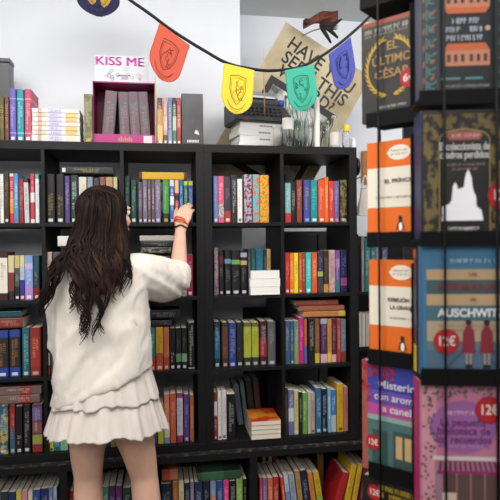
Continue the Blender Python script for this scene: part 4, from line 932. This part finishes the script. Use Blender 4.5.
def fold(p, n_):
    X = p.x-PO.x; Z = p.z
    arm = max(0.0, min(1.0, (X-.13)/.09))*max(0.0, min(1.0, (Z-1.08)/.09))
    la = max(0.0, min(1.0, (-.12-X)/.06))*max(0.0, min(1.0, (Z-.92)/.09))
    d1 = Vector((-.55, 0, -.83)); al = X*d1.x+Z*d1.z; ac = X*.83-Z*.55
    r1 = max(0, 1-abs(noise.noise(Vector((ac*11+al*1.0, al*3.2, p.y*4+3))))*2.3)
    v1 = max(0, 1-abs(noise.noise(Vector((X*13, Z*2.6, p.y*5+9))))*2.3)
    low = max(0.0, min(1.0, (1.3-Z)/.2))
    body_ = (.55*r1+.45*v1)*(.35+.65*low)
    sl_ = max(0, 1-abs(noise.noise(Vector((X*6+Z*3, (Z*.8+X*.5)*17, p.y*3+5))))*2.3)
    ll_ = max(0, 1-abs(noise.noise(Vector((X*14, Z*6+X*5, p.y*8+1))))*2.3)
    f = body_*(1-arm)*(1-la)+sl_*arm*.9+ll_*la*.8
    f2 = noise.noise(Vector((X*24+Z*8, Z*15, p.y*20)))*.25
    hem = max(0.0, 1-abs(Z-.80)/.1)
    f3 = max(0, 1-abs(noise.noise(Vector((ac*30, al*9, p.y*14+7))))*2.3)
    return (f-.35)*.019+f2*.006+f3*.0022+hem*.003*math.sin(X*40+p.y*30)
for v in bl.data.vertices:
    v.co = v.co + v.normal*fold(v.co, v.normal)
bm = bmesh.new(); bm.from_mesh(bl.data)
for _ in range(3): bmesh.ops.smooth_vert(bm, verts=bm.verts[:], factor=.5, use_axis_x=True, use_axis_y=True, use_axis_z=True)
bm.to_mesh(bl.data); bm.free()
bl.data.update(); adopt(bl)

# tiered skirt
def tier(name, pxc, zt, rt, yt, zb, rb, yb_, amp, seed, n=420, m=26, tl=0.0):
    rs = random.Random(seed); hs = [(k, rs.uniform(.4, 1)/math.sqrt(k/14), rs.uniform(0, 6.28)) for k in (9, 13, 17, 19, 23, 27, 31, 38)]
    cx = w(pxc, 400).x; V = []; F = []
    def prof(a): return sum(A*math.sin(k*a+ph+.5*math.sin(3*a+ph)) for k, A, ph in hs)/3.2
    for i in range(m+1):
        t = i/m
        for q in range(n):
            a = 2*math.pi*q/n
            g = prof(a)*amp*(.16+.84*t**.8)
            rx_, ry_ = rt+(rb-rt)*t**.85+g, yt+(yb_-yt)*t**.85+g
            z = zt+(zb-zt)*t + (.009*math.sin(2*a+seed)+.006*math.sin(7*a+seed)+tl*math.cos(a)-.5*g)*t**2
            V.append((cx+rx_*math.cos(a), PYc+ry_*math.sin(a), z))
    for i in range(m):
        for q in range(n): F.append((i*n+q, (i+1)*n+q, (i+1)*n+(q+1) % n, i*n+(q+1) % n))
    o = mesh_obj(name, V, F, GAUZE2, None, None, True)
    md = o.modifiers.new('cloth_thickness', 'SOLIDIFY'); md.thickness = .002; md.offset = 1
    return adopt(o)
zt1, zt2 = w(100, 345).z, w(100, 388).z
tier('skirt_tier', 106, zt1, .138, .105, w(54, 402).z, .203, .17, .008, 5, tl=.012)
tier('skirt_tier', 107, zt2, .172, .145, w(46, 431).z, .227, .195, .0128, 11)

# hair
rs = random.Random(21)
hyz = sorted(HY)
def ysurf(z): return PYc-np.interp(z, [q[0] for q in hyz], [q[1] for q in hyz])-.016
hb_ = B()
CR, CO = Vector((.084, .098, .088)), Vector((0, -.016, .014))
hb_.ell(HC+HR @ CO, CR, HR, 36)
ncap = len(hb_.v)
for i in range(ncap):                                  # keep the cap off the face
    l = HR.inverted() @ (hb_.v[i]-HC)
    if l.y > .045 and l.z < .05: hb_.v[i] = HC+HR @ Vector((l.x*.9, .045, l.z))
NCL = 86
def clump(s, e, lay, al, nst, rad):
    ph, fr_, am = rs.uniform(0, 6.28), (max(14, e[1]-235)/250)/rs.uniform(.10, .15), rs.uniform(.008, .015)*(1.3 if e[1] > 288 else 1)
    tone = rs.choice([0, 0, 0, 0, 1, 1, 1, 2])
    for st in range(nst):
        j = lambda k: rs.gauss(0, k)
        ss = max(-1, min(1, s+j(.045)))
        a0 = al+j(.07)
        root = hp(.012*ss+j(.004), CO.y-math.sin(a0)*(CR.y+.004), CO.z+math.cos(a0)*(CR.z+.004))
        kx = math.sqrt(max(0, 1-ss*ss))
        Q = w(min(104+ss*24.5, 120.5), 207+j(3)); Q.y = HC.y-.02-kx*(.096+.012*lay)
        Mm = w(103+ss*(30 if ss < 0 else 25.5), 238+j(3)); Mm.y = HC.y-.035-kx*(.088+.02*lay)
        S = w(99+ss*(34 if ss < 0 else 30), 253+j(3)); S.y = min(ysurf(S.z)-.016+abs(ss)**3*.06, HC.y-.03-kx*.115) - .016*lay
        E = w(e[0]+j(.8), e[1]+j(4)); xn = abs((E.x-w(100, 300).x)/.2)
        E.y = ysurf(E.z)-.012+min(.07, xn**3*.06)-.008*lay-(.012 if e[0] < 63 else 0)
        S2 = S.lerp(E, .5); S2.y = ysurf(S2.z)-.016+min(.05, abs(ss)**3*.05)-.014*lay
        P = spline([root, Q, Mm, S, S2, E], 9)
        L = len(P); R = []; PP = []; jp = j(.14)
        for i, q in enumerate(P):
            t = i/(L-1); u_ = max(0.0, (t-.34)/.66); wv = am*min(1, u_*1.7)
            q = q + Vector((math.sin(u_*fr_*6.28+ph+jp)*wv, -(.5+.5*math.cos(u_*fr_*6.28+ph+jp))*wv*.7, math.cos(u_*fr_*6.28+ph)*wv*.2))
            d2 = HR.inverted() @ (q-HC) - CO; nn = math.sqrt((d2.x/CR.x)**2+(d2.y/CR.y)**2+(d2.z/CR.z)**2)
            if nn < 1.04: q = HC + HR @ (CO + d2*((1.04+.035*lay)/max(nn, .2)))
            PP.append(q); R.append(rad*(1 if t < .6 else 1-(t-.6)/.4*.72))
        hb_.tube(PP, R, 4, tone if rs.random() < .85 else rs.choice([0, 1]), False)
for cl in range(NCL):
    s = -1+2*(cl+.5)/NCL + rs.uniform(-.03, .03); s = min(s, .93)
    if s < -.62:
        if rs.random() < .58: continue
        e = (rs.uniform(45, 52), rs.uniform(288, 308)) if rs.random() < .7 else (rs.uniform(56, 64), rs.uniform(270, 284))
    elif s < -.4: e = (rs.uniform(74, 84), rs.uniform(264, 280) if rs.random() < .7 else rs.uniform(288, 304))
    elif s < .5:  e = (97+s*27+rs.uniform(-4, 4), rs.uniform(296, 334) if rs.random() < .45 else rs.uniform(272, 290))
    else: e = (99+s*30+rs.uniform(-6, 5), rs.uniform(266, 282) if rs.random() < .8 else rs.uniform(282, 298))
    clump(s, e, rs.random(), rs.uniform(-.25, 1.05), 12 if e[1] < 284 else 11, .0029)
hr = hb_.build('hair', HAIRS, None, True); adopt(hr)
# wrist bands
def band(z_t, rad, thick, mtl, lab, skew):
    c = el.lerp(wr, z_t); a = ((wr-el).normalized()+skew).normalized(); u = a.cross(Vector((0, 1, 0))).normalized(); v2 = a.cross(u)
    pts = [c+u*rad*math.cos(t)+v2*rad*math.sin(t)+a*.002*math.sin(5*t) for t in np.linspace(0, 2*math.pi, 33)]
    o = adopt(B().tube(pts, thick, 8).build('bracelet', mtl, None, True)); o['label'] = lab; return o
band(1.0, .0275, .0042, mat('2a1a16', .5), 'dark brown cord bracelet', Vector((0, 0, 0)))
band(1.12, .031, .0045, mat('d8562c', .6), 'orange fabric bracelet', Vector((.35, 0, 0)))
band(1.17, .031, .0036, mat('e07048', .6), 'second orange fabric bracelet', Vector((.55, 0, 0)))
# ------------------------------------------------------------------ spinner rack in front
FW_ = Vector((math.sin(YAW), math.cos(YAW), 0)); RT = Vector((math.cos(YAW), -math.sin(YAW), 0)); ZV = Vector((0, 0, 1))
def face(deg, px, Z):
    t = math.radians(deg); a = RT*math.cos(t)-FW_*math.sin(t); n_ = -(FW_*math.cos(t)+RT*math.sin(t))
    return atz(px, 244, Z), a.normalized(), n_.normalized()
FA, FB = face(40, 368, 1.225), face(5, 421, .985)
def fmat(pos, f): a, n_ = f[1], f[2]; return Matrix(((a.x, -n_.x, 0, pos.x), (a.y, -n_.y, 0, pos.y), (a.z, -n_.z, 1, pos.z), (0, 0, 0, 1)))
class Disp:
    def __init__(s, f, pxL, pyT, pyB, wd, th, cov, label, spine=None, copies=0):
        bl_ = atp(pxL, pyB, f[0], f[2]); tl_ = atp(pxL, pyT, f[0], f[2]); s.h = tl_.z-bl_.z; s.w = wd
        s.root = empty('paperback_book', bl_, label=label, cat='book', group='face out books in the spinner rack')
        s.root.matrix_world = fmat(bl_, f); e = .0012; h = s.h
        s.cover = B().box((0, 0, 0), (wd, e, h), 0).box((0, th-e, 0), (wd, th, h), 0).box((-.0008, 0, 0), (e, th, h), 1).build('cover', [mat(cov, .35), mat(spine or cov, .35)], s.root)
        B().box((e, e, .002), (wd-.002, th-e, h-.002)).build('page_block', PAPER, s.root)
        s.L = 0; s.th = th
    def y(s): s.L += 1; return -.00015*s.L-.0003
    def add(s, name, b, col, rough=.4): return b.build(name, mat(col, rough), s.cover)
    def rect(s, name, u0, v0, u1, v1, col):
        y = s.y(); return s.add(name, B().add([(u0*s.w, y, v0*s.h), (u1*s.w, y, v0*s.h), (u1*s.w, y, v1*s.h), (u0*s.w, y, v1*s.h)], [(0, 1, 2, 3)]), col)
    def polys(s, name, L, col):
        y = s.y(); b = B()
        for p in L: b.add([(u*s.w, y, v*s.h) for u, v in p], [tuple(range(len(p)))])
        return s.add(name, b, col)
    def disc(s, name, u, v, r, col, sx=1.0, sy=1.0):
        y = s.y(); return s.add(name, B().add([(u*s.w+r*sx*math.cos(t), y, v*s.h+r*sy*math.sin(t)) for t in np.linspace(0, 2*math.pi, 33)[:-1]], [tuple(range(32))]), col)
    def text(s, body, u, v, size, col, wid=None, bold=0.0, name='lettering', align='CENTER'):
        return text(name, body, size, col, s.cover, Matrix.Translation((u*s.w, s.y()-.0002, v*s.h)) @ FACE, align, bold, wid)
    def glyphs(s, name, u0, u1, v, hg, col, seed=1, fill=.72):
        rs = random.Random(seed); y = s.y(); b = B(); x = u0*s.w; z = v*s.h
        while x < u1*s.w:
            cw = hg*rs.uniform(.35, .6)
            if rs.random() < .14: x += cw; continue
            st = hg*.17
            def r(a, c, d, e): b.add([(a, y, c), (d, y, c), (d, y, e), (a, y, e)], [(0, 1, 2, 3)])
            r(x, z-hg/2, x+st, z+hg/2)
            if rs.random() < .7: r(x+cw-st, z-hg/2*rs.choice([1, .1]), x+cw, z+hg/2)
            if rs.random() < .6: r(x+st, z+hg/2-st, x+cw-st, z+hg/2)
            if rs.random() < .6: r(x+st, z-st/2, x+cw-st, z+st/2)
            if rs.random() < .4: r(x+st, z-hg/2, x+cw-st, z-hg/2+st)
            x += cw+hg*.18
        return s.add(name, b, col)
    def sticker(s, u, v, r, body):
        s.disc('price_sticker', u, v, r, '94181c'); s.disc('sticker_ring', u, v, r*.9, 'a81e24')
        s.text(body, u, v, r*1.05, 'dcd4cc', wid=r*1.25, bold=.0003, name='price_lettering')
# -- slanted column
d = Disp(FA, 362.4, 25, 124, .134, .03, '34322f', 'dark grey paperback with golden laurel wreath, uppermost in the slanted rack column', '2a2826')
d.rect('orange_strip', .02, .955, 1, 1.0, '86422a')
d.glyphs('author_lettering', .06, .98, .9, .0095, '98948c', 2); d.glyphs('small_lettering', .06, .8, .855, .005, '7c7870', 3)
d.text('EL', .54, .72, .026, '9c7c4c', bold=.0004); d.text('ÚLTIMO', .53, .585, .026, '9c7c4c', wid=.09, bold=.0004); d.text('CÉSAR', .53, .45, .026, '9c7c4c', wid=.08, bold=.0004)
L = []
for sg in (-1, 1):
    for i in range(15):
        t = math.radians(-82+i*10.5); cx, cz = .5+sg*.40*math.cos(t), .52+.28*math.sin(t)
        tx, tz = -sg*.40*math.sin(t), .28*math.cos(t)
        for o_ in (-1, 1):
            nx, nz = math.cos(t)*sg, math.sin(t)
            L.append([(cx, cz), (cx+tx*.12+nx*.035*o_*.6, cz+tz*.12+nz*.02*o_), (cx+tx*.3+nx*.04*o_, cz+tz*.3+nz*.025*o_), (cx+tx*.16-nx*.005*o_, cz+tz*.16)])
d.polys('laurel_wreath', L, 'b89638')
d.glyphs('foot_lettering', .28, .8, .13, .006, 'a8a49c', 4); d.glyphs('foot_lettering', .4, .66, .085, .0045, '98948c', 5)
d.sticker(.83, .37, .021, '6€')
def orange(pyT, pyB, pxL, lines, label, small):
    d = Disp(FA, pxL, pyT, pyB, .117, .016, 'e06a18', label, 'd8621a')
    d.rect('cream_band', 0, .335, 1, .735, 'e2dac8')
    d.polys('cartouche', [[(.4, .875), (.47, .925), (.55, .945), (.64, .95), (.73, .945), (.81, .925), (.88, .875), (.81, .825), (.73, .805), (.64, .80), (.55, .805), (.47, .825)]], 'e8dfcf')
    d.glyphs('imprint_lettering', .48, .8, .892, .0045, '8c7c70', 6); d.glyphs('imprint_lettering', .48, .8, .858, .0045, '8c7c70', 7)
    for i, (tx, v, u, wd) in enumerate(lines): d.text(tx, u, v, .0115, '3a332e', wid=wd, bold=.0003)
    d.glyphs('small_lettering', *small, '988c80', 8)
    # little bird emblem
    y = d.disc('bird_emblem', .66, .155, .0085, '2a2220', .7, 1.35); d.disc('bird_emblem', .66, .225, .0048, '2a2220'); d.disc('bird_emblem', .665, .14, .0066, 'f0ece4', .62, 1.35)
    d.polys('bird_emblem', [[(.6, .165), (.575, .1), (.615, .13)], [(.72, .165), (.745, .1), (.705, .13)], [(.62, .085), (.7, .085), (.66, .1)]], '2a2220')
    return d
orange(143.6, 241, 368, [('EL PRÍNCIPE', .595, .66, .072)], 'orange and cream banded paperback, the higher of the two banded ones', (.18, .95, .435, .0045))
orange(259.6, 356.5, 370, [('REBELIÓN EN', .60, .66, .066), ('LA GRANJA', .525, .66, .056)], 'orange and cream banded paperback, the lower of the two banded ones', (.42, .95, .42, .0045))
d = Disp(FA, 363, 359.5, 467, .134, .03, '37409c', 'paperback with blue sky, red leaves and green shop front in the slanted column', 'a87868')
d.rect('pink_dusk', 0, .5, 1, .62, 'b04c90'); d.rect('violet_dusk', 0, .62, 1, .74, '6a4aa0')
d.rect('shop_wall', 0, 0, 1, .5, '4a6c68'); d.rect('cornice', 0, .47, 1, .515, '8ca49c'); d.rect('brick_pier', 0, 0, .1, .97, '9c5444')
d.rect('shop_window', .18, .08, .46, .38, '38504c'); d.rect('doorway', .55, .0, .9, .4, '38504c'); d.rect('door_pane', .6, .16, .71, .36, 'c8a470'); d.rect('door_pane', .75, .16, .86, .36, 'c8a470'); d.rect('doorstep', .5, 0, 1, .05, '8c8474')
rs = random.Random(5); L = []
for i in range(170):
    u = rs.uniform(0, .62)**1.15; v = 1-abs(rs.gauss(0, .09))-(.18 if u < .14 and rs.random() < .6 else 0); v = min(.995, v); r = rs.uniform(.012, .028); a = rs.uniform(0, 6)
    L.append([(max(0, u+r*math.cos(a+q)), min(1, v+r*.6*math.sin(a+q))) for q in (0, 1.2, 2.6, 3.9, 5.1)])
d.polys('red_leaves', L, 'b03038')
d.text('Misterio', .62, .80, .024, 'd8d4e0', wid=.085, bold=.0003); d.text('con aroma', .6, .69, .022, 'd8d4e0', wid=.1, bold=.0003); d.text('a canela', .66, .585, .022, 'd8d4e0', wid=.078, bold=.0003)
d.sticker(.2, .26, .017, '12€')
d = Disp(FA, 363.5, 474, 580, .134, .03, '1f1c1c', 'black paperback with yellow lettering, lowest in the slanted rack column')
d.glyphs('yellow_lettering', .3, 1, .925, .011, 'b89c20', 9); d.glyphs('yellow_lettering', .34, 1, .86, .011, 'b89c20', 10)
d.sticker(.22, .86, .018, '12€'); d.disc('ornament', .6, .45, .04, '7a6a38')
# -- frontal column
d = Disp(FB, 422, -36, 99, .15, .052, '22282a', 'dark paperback with teal ornament and two orange buildings, uppermost in the front column', '484a58')
d.rect('black_panel', .22, .08, .8, .95, '14191c')
L = []
for x0 in (.05, .84):
    for i in range(9):
        z = .05+i*.105; L += [[(x0, z), (x0+.012, z), (x0+.012, z+.085), (x0, z+.085)], [(x0+.03, z+.02), (x0+.10, z+.02), (x0+.10, z+.027), (x0+.03, z+.027)], [(x0+.06, z+.05), (x0+.12, z+.075), (x0+.12, z+.084), (x0+.06, z+.059)], [(x0+.03, z+.02), (x0+.043, z+.02), (x0+.043, z+.07), (x0+.03, z+.07)]]
for u0, u1 in ((.26, .44), (.5, .7), (.22, .27)): L.append([(u0, .135), (u1, .135), (u1, .15), (u0, .15)])
d.polys('teal_pattern', L, '4c8484')
L = []
for i in range(7):
    z = .1+i*.12; L += [[(.01, z), (.035, z+.02), (.035, z+.06), (.01, z+.05)], [(.1, z+.03), (.15, z+.05), (.13, z+.07), (.09, z+.05)], [(.93, z), (.97, z+.03), (.93, z+.06)]]
d.polys('copper_pattern', L, '84583c')
def building(v0, up=True):
    d.rect('orange_building', .25, v0, .78, v0+.115, 'b8785c'); d.polys('orange_roof', [[(.25, v0+.115), (.78, v0+.115), (.73, v0+.165), (.3, v0+.165)]] if up else [[(.25, v0), (.78, v0), (.73, v0-.045), (.3, v0-.045)]], 'b85c34')
    d.polys('building_windows', [[(u, v0+.03), (u+.04, v0+.03), (u+.04, v0+.085), (u, v0+.085)] for u in (.29, .37, .45, .55, .63, .71)], '38302c')
building(.235); building(.665, False)
for i, (a, b_) in enumerate([(.35, .66), (.28, .72), (.28, .70)]): d.glyphs('title_lettering', a, b_, .565-i*.063, .0095, 'a4a8b4', 20+i)
d.glyphs('foot_lettering', .26, .76, .085, .004, '8c8c90', 26)
d.disc('moon', .755, .505, .0045, 'b89c88')
d = Disp(FB, 421.5, 111, 239, .15, .056, '201f1d', 'black paperback with gilt border and white castle silhouette in the front column', '1c2c50')
GB = noisy('gilt_ornament', '1d1a16', '6a5a30', 55, .5, 0, lo=.45, hi=.55)
y = d.y(); b = B()
for u0, v0, u1, v1 in ((.03, .03, .2, .97), (.8, .03, .97, .97), (.2, .85, .8, .97)): b.add([(u0*d.w, y, v0*d.h), (u1*d.w, y, v0*d.h), (u1*d.w, y, v1*d.h), (u0*d.w, y, v1*d.h)], [(0, 1, 2, 3)])
b.build('gilt_border', GB, d.cover)
L = []
for u in (.205, .785): L.append([(u, .06), (u+.012, .06), (u+.012, .78), (u, .78)])
arc = [(.5+.29*math.cos(t), .78+.075*math.sin(t)) for t in np.linspace(0, math.pi, 13)]; arc2 = [(.5+.275*math.cos(t), .78+.062*math.sin(t)) for t in np.linspace(math.pi, 0, 13)]
for i in range(12): L.append([arc[i], arc[i+1], arc2[11-i], arc2[12-i]])
d.polys('gilt_arch', L, '8c7a48')
d.polys('red_plaque', [[(.29, .80), (.33, .835), (.67, .835), (.71, .80), (.67, .765), (.33, .765)]], '94504a'); d.glyphs('plaque_lettering', .36, .66, .80, .006, 'c8a8a0', 30)
d.text('El coleccionista de', .5, .715, .019, 'c4c2c0', wid=.086, bold=.0003); d.text('cuadros perdidos', .5, .65, .019, 'c4c2c0', wid=.084, bold=.0003)
d.glyphs('small_lettering', .25, .74, .575, .0045, '84706c', 31); d.glyphs('small_lettering', .36, .64, .54, .0045, '84706c', 32)
cas = [(.23, .15), (.26, .22), (.24, .25), (.32, .27), (.35, .3), (.36, .38), (.365, .41), (.39, .44), (.415, .41), (.42, .385), (.45, .39), (.49, .4), (.5, .46), (.515, .5), (.54, .54), (.565, .5), (.58, .47), (.59, .4), (.61, .35), (.63, .33), (.635, .25), (.69, .22), (.71, .15)]
d.polys('white_castle', [[(x, .14), (x2, .14), (x2, z2), (x, z1)] for (x, z1), (x2, z2) in zip(cas[:-1], cas[1:]) if x2 > x], 'e8e8ea')
d.rect('foot_plaque', .27, .055, .7, .10, '100f0f'); d.glyphs('foot_lettering', .31, .66, .078, .006, 'd0ccc8', 33)
d.rect('pale_strip', .22, .015, .45, .05, '98948c')
d.sticker(.93, .33, .0255, '12€')
d = Disp(FB, 422, 246, 376, .148, .022, '3f6f8c', 'blue and cream striped paperback with two girls in red coats in the front column', '3a6a94')
for v0, v1, c in ((.74, .82, 'b09470'), (.63, .74, '3c5658'), (.545, .63, 'b09470'), (.425, .545, '47646c'), (.27, .425, 'a89478'), (.2, .27, '5c7078'), (.0, .2, '4c6478')): d.rect('painted_band', .06, v0, 1, v1, c)
d.glyphs('author_lettering', .34, .88, .885, .007, 'a8bcc8', 40)
d.text('LAS', .6, .78, .0085, '4c3428'); d.text('HERMANAS', .56, .685, .019, '743434', wid=.112, bold=.0004); d.text('DE', .6, .588, .0085, '4c3428'); d.text('AUSCHWITZ', .58, .485, .02, 'd8d8d8', wid=.118, bold=.0006)
d.glyphs('small_lettering', .2, .95, .39, .0045, '8c7860', 41); d.glyphs('small_lettering', .26, .9, .355, .0045, '8c7860', 42)
d.polys('path_lines', [[(.2, .02), (.23, .02), (.52, .22), (.5, .22)], [(.95, .02), (.98, .02), (.68, .22), (.66, .22)]], '38485c')
for u in (.545, .755):
    d.polys('red_coat', [[(u-.08, .18), (u+.08, .18), (u+.065, .34), (u+.025, .39), (u-.025, .39), (u-.065, .34)]], '7c2430')
    d.polys('painted_legs', [[(u-.035, .09), (u-.01, .09), (u-.008, .18), (u-.04, .18)], [(u+.01, .09), (u+.035, .09), (u+.04, .18), (u+.008, .18)]], '8c8078'); d.rect('painted_shoes', u-.04, .07, u+.04, .095, '241c1c'); d.disc('painted_hair', u, .415, .0052, '2a1e1c')
d.sticker(.285, .27, .0225, '12€')
d = Disp(FB, 419.5, 381, 512, .152, .04, 'b8708c', 'pink paperback with leafy border and striped shop awning, lowest in the front column', 'a8245c')
d.rect('pale_border', .03, 0, .2, .97, 'c88898')
y = d.y()
d.polys('lilac_panel', [[(.5+.36*math.cos(t)*(1 if abs(math.cos(t)) < .9 else 1.06), .655+.2*math.sin(t)) for t in np.linspace(0, 2*math.pi, 29)[:-1]]], '945c94')
d.rect('lilac_panel', .22, .5, .8, .8, '945c94')
d.glyphs('author_lettering', .33, .7, .765, .0065, 'd8a8c4', 50)
d.text('La pequeña', .5, .69, .019, '5c2458', wid=.078, bold=.0002); d.text('biblioteca de', .51, .625, .019, '5c2458', wid=.092, bold=.0002); d.text('los recuerdos', .51, .56, .019, '5c2458', wid=.095, bold=.0002)
d.glyphs('small_lettering', .34, .72, .51, .0045, 'b888b0', 51)
d.rect('shop_front', .18, 0, 1, .42, '947080'); d.rect('shop_lintel', .15, .405, 1, .435, 'c8bcb8'); d.rect('shop_window', .27, .1, .97, .31, '58403c')
d.polys('striped_awning', [[(.22+i*.06, .31), (.25+i*.06, .31), (.25+i*.055+.01, .40), (.22+i*.055+.01, .40)] for i in range(13)], '7c2450'); d.rect('awning_rail', .2, .3, 1, .325, '842858')
d.polys('window_bars', [[(u, .1), (u+.014, .1), (u+.014, .31), (u, .31)] for u in (.42, .58, .74, .9)], '947068'); d.rect('cream_crate', .26, .08, .42, .16, 'c8b4a0')
rs = random.Random(8); L = []
for i in range(110):
    side = rs.random()
    u, v = (rs.uniform(.04, .17), rs.uniform(.02, .96)) if side < .6 else (rs.uniform(.05, .97), rs.uniform(.87, .97))
    a = rs.uniform(0, 6.28); r = rs.uniform(.02, .035); L.append([(u, v), (u+r*math.cos(a+.5), v+r*.65*math.sin(a+.5)), (u+r*1.7*math.cos(a), v+r*1.1*math.sin(a)), (u+r*math.cos(a-.5), v+r*.65*math.sin(a-.5))])
d.polys('green_leaves', [[(min(.99, max(.005, u)), min(.995, max(.005, v))) for u, v in p] for p in L], '4c5c3c')
d.sticker(.80, .79, .024, '12€')
FC = (FB[0]-FB[2]*.026, FB[1], FB[2])
d = Disp(FC, 417, 249, 372.5, .135, .02, '3a3440', 'dark spined paperback tucked behind the striped blue one, yellow at its foot', '38323e')
b = B().box((-.0014, .0005, .0005), (-.0008, .0195, d.h*.22)); d.add('yellow_spine_foot', b, 'd0b420')
b = B().box((-.0014, .0005, d.h*.93), (-.0008, .0195, d.h-.0005)); d.add('orange_spine_head', b, 'c85c20')
# -- the rack
A0, B0 = FA[0], FB[0]
cc = A0 + FA[1]*.1 - FA[2]*.19; cc.z = 0
rack = empty('book_spinner_rack', cc, label='black wire book spinner rack crowded with face out paperbacks', cat='display rack')
def adoptr(b, name, m, smooth=False):
    o = b.build(name, m, None, smooth); o.data.transform(Matrix.Translation(-cc)); o.parent = rack; return o
adoptr(B().lathe([(.25, 0), (.25, .02), (.06, .04), (.05, .06)], cc, 32), 'base', BLACKM, True)
adoptr(B().lathe([(.02, .06), (.02, 2.15)], cc, 16), 'central_pole', BLACKM, True)
c2 = cc+RT*.03+FW_*.06
adoptr(B().lathe([(.115, .12), (.115, 2.1)], c2, 8), 'core', BLACKM)
def fbox(f, s0, s1, z0, z1, y0, y1):
    a, n_ = f[1], f[2]; o = Vector((f[0].x, f[0].y, 0)); V = []
    for z in (z0, z1):
        for s, y in ((s0, y0), (s1, y0), (s1, y1), (s0, y1)): V.append(o+a*s-n_*y+ZV*z)
    return V, [(0, 3, 2, 1), (4, 5, 6, 7), (0, 1, 5, 4), (1, 2, 6, 5), (2, 3, 7, 6), (3, 0, 4, 7)]
def tray(f, px, pyB, s0, s1, lip, dep=.07, back=.15, under=.014):
    z = atp(px, pyB, f[0], f[2]).z; b = B()
    b.add(*fbox(f, s0, s1, z-.006, z-.0006, -.012, dep)); b.add(*fbox(f, s0, s1, z-under, z+lip, -.0125, -.0095)); b.add(*fbox(f, s0, s1, z-.006, z+back, dep, dep+.003))
    return adoptr(b, 'tray', WIRE)
for px, py, lip in ((362.4, 124, .018), (368, 241, .019), (370, 356.5, .02), (363, 467, .022), (363.5, 580, .02)): tray(FA, px, py, .004, .142, lip)
for px, py, lip in ((422, 99, .012), (421.5, 239, .013), (421, 376, .016), (419.5, 512, .016)): tray(FB, px, py, -.004, .165, lip, .066, .2)
zt_ = atp(365, 12, FA[0], FA[2]).z
b = B(); b.add(*fbox(FA, -.01, .145, zt_+.002, zt_+.035, -.012, .11)); adoptr(b, 'top_tray', WIRE)
def wirepost(f, px, name='wire', r=.0024):
    p = atp(px, 244, f[0]+f[2]*.013, f[2]); adoptr(B().tube([Vector((p.x, p.y, .15)), Vector((p.x, p.y, 2.1))], r, 8), name, WIRE, True)
wirepost(FA, 379); wirepost(FB, 445, r=.0023); wirepost(FB, 497.5, r=.003)
for f, s in ((FA, -.004), (FA, .143), (FB, .17)):
    p = f[0]+f[1]*s-f[2]*.07; adoptr(B().tube([Vector((p.x, p.y, .15)), Vector((p.x, p.y, 2.1))], .002, 8), 'wire', WIRE, True)
for f in (FA, FB):
    for z in (.15, 2.1):
        p, q = f[0]+f[1]*.07+f[2]*.013, c2; adoptr(B().tube([Vector((p.x, p.y, z)), Vector((q.x, q.y, z))], .0025, 8), 'spoke', WIRE, True)
# ------------------------------------------------------------------ light and camera
def area(name, loc, sx_, sy_, power, rot=(0, 0, 0), col=(1, .97, .93)):
    l = bpy.data.lights.new(name, 'AREA'); l.shape = 'RECTANGLE'; l.size = sx_; l.size_y = sy_; l.energy = power; l.color = col
    o = bpy.data.objects.new(name, l); COL.objects.link(o); o.location = loc; o.rotation_euler = rot; return o
area('wall_wash_light', (-.1, -1.05, CH-.06), 3.4, .25, 19, (math.radians(40), 0, 0), (1, .985, .97))
area('ceiling_panel_light', (-.45, -1.7, CH-.03), 2.2, .8, 62, (math.radians(14), 0, 0))
area('shop_fill_light', (-1.0, -3.3, CH-.25), 2.6, 1.4, 52, (math.radians(52), 0, math.radians(-8)))  # unseen fill added behind the camera for the fronts and bay backs
area('recess_fill_light', (1.5, -.7, CH-.06), .9, .6, 20, (math.radians(38), 0, math.radians(28)), (1, .985, .97))  # unseen lamp added to brighten the recess wall
wd_ = bpy.data.worlds.new('shop_ambient'); SC.world = wd_; wd_.use_nodes = True
bgn = wd_.node_tree.nodes['Background']; bgn.inputs['Color'].default_value = (.9, .92, 1, 1); bgn.inputs['Strength'].default_value = .38
cam = bpy.data.cameras.new('camera'); co = bpy.data.objects.new('camera', cam); COL.objects.link(co); SC.camera = co
cam.sensor_width = 36; cam.lens = 36*FPX/500; cam.clip_start = .05
co.matrix_world = Matrix(((Rv.x, Uv.x, -Fv.x, CX), (Rv.y, Uv.y, -Fv.y, CY), (Rv.z, Uv.z, -Fv.z, CZ), (0, 0, 0, 1)))
cam.dof.use_dof = True; cam.dof.focus_distance = 2.5; cam.dof.aperture_fstop = 5.0
vs = SC.view_settings; vs.view_transform = 'Standard'; vs.look = 'None'; vs.gamma = 1; vs.use_curve_mapping = False; vs.exposure = 0
SC.cycles.use_denoising = True; SC.cycles.max_bounces = 8; SC.cycles.caustics_refractive = False; SC.cycles.caustics_reflective = False
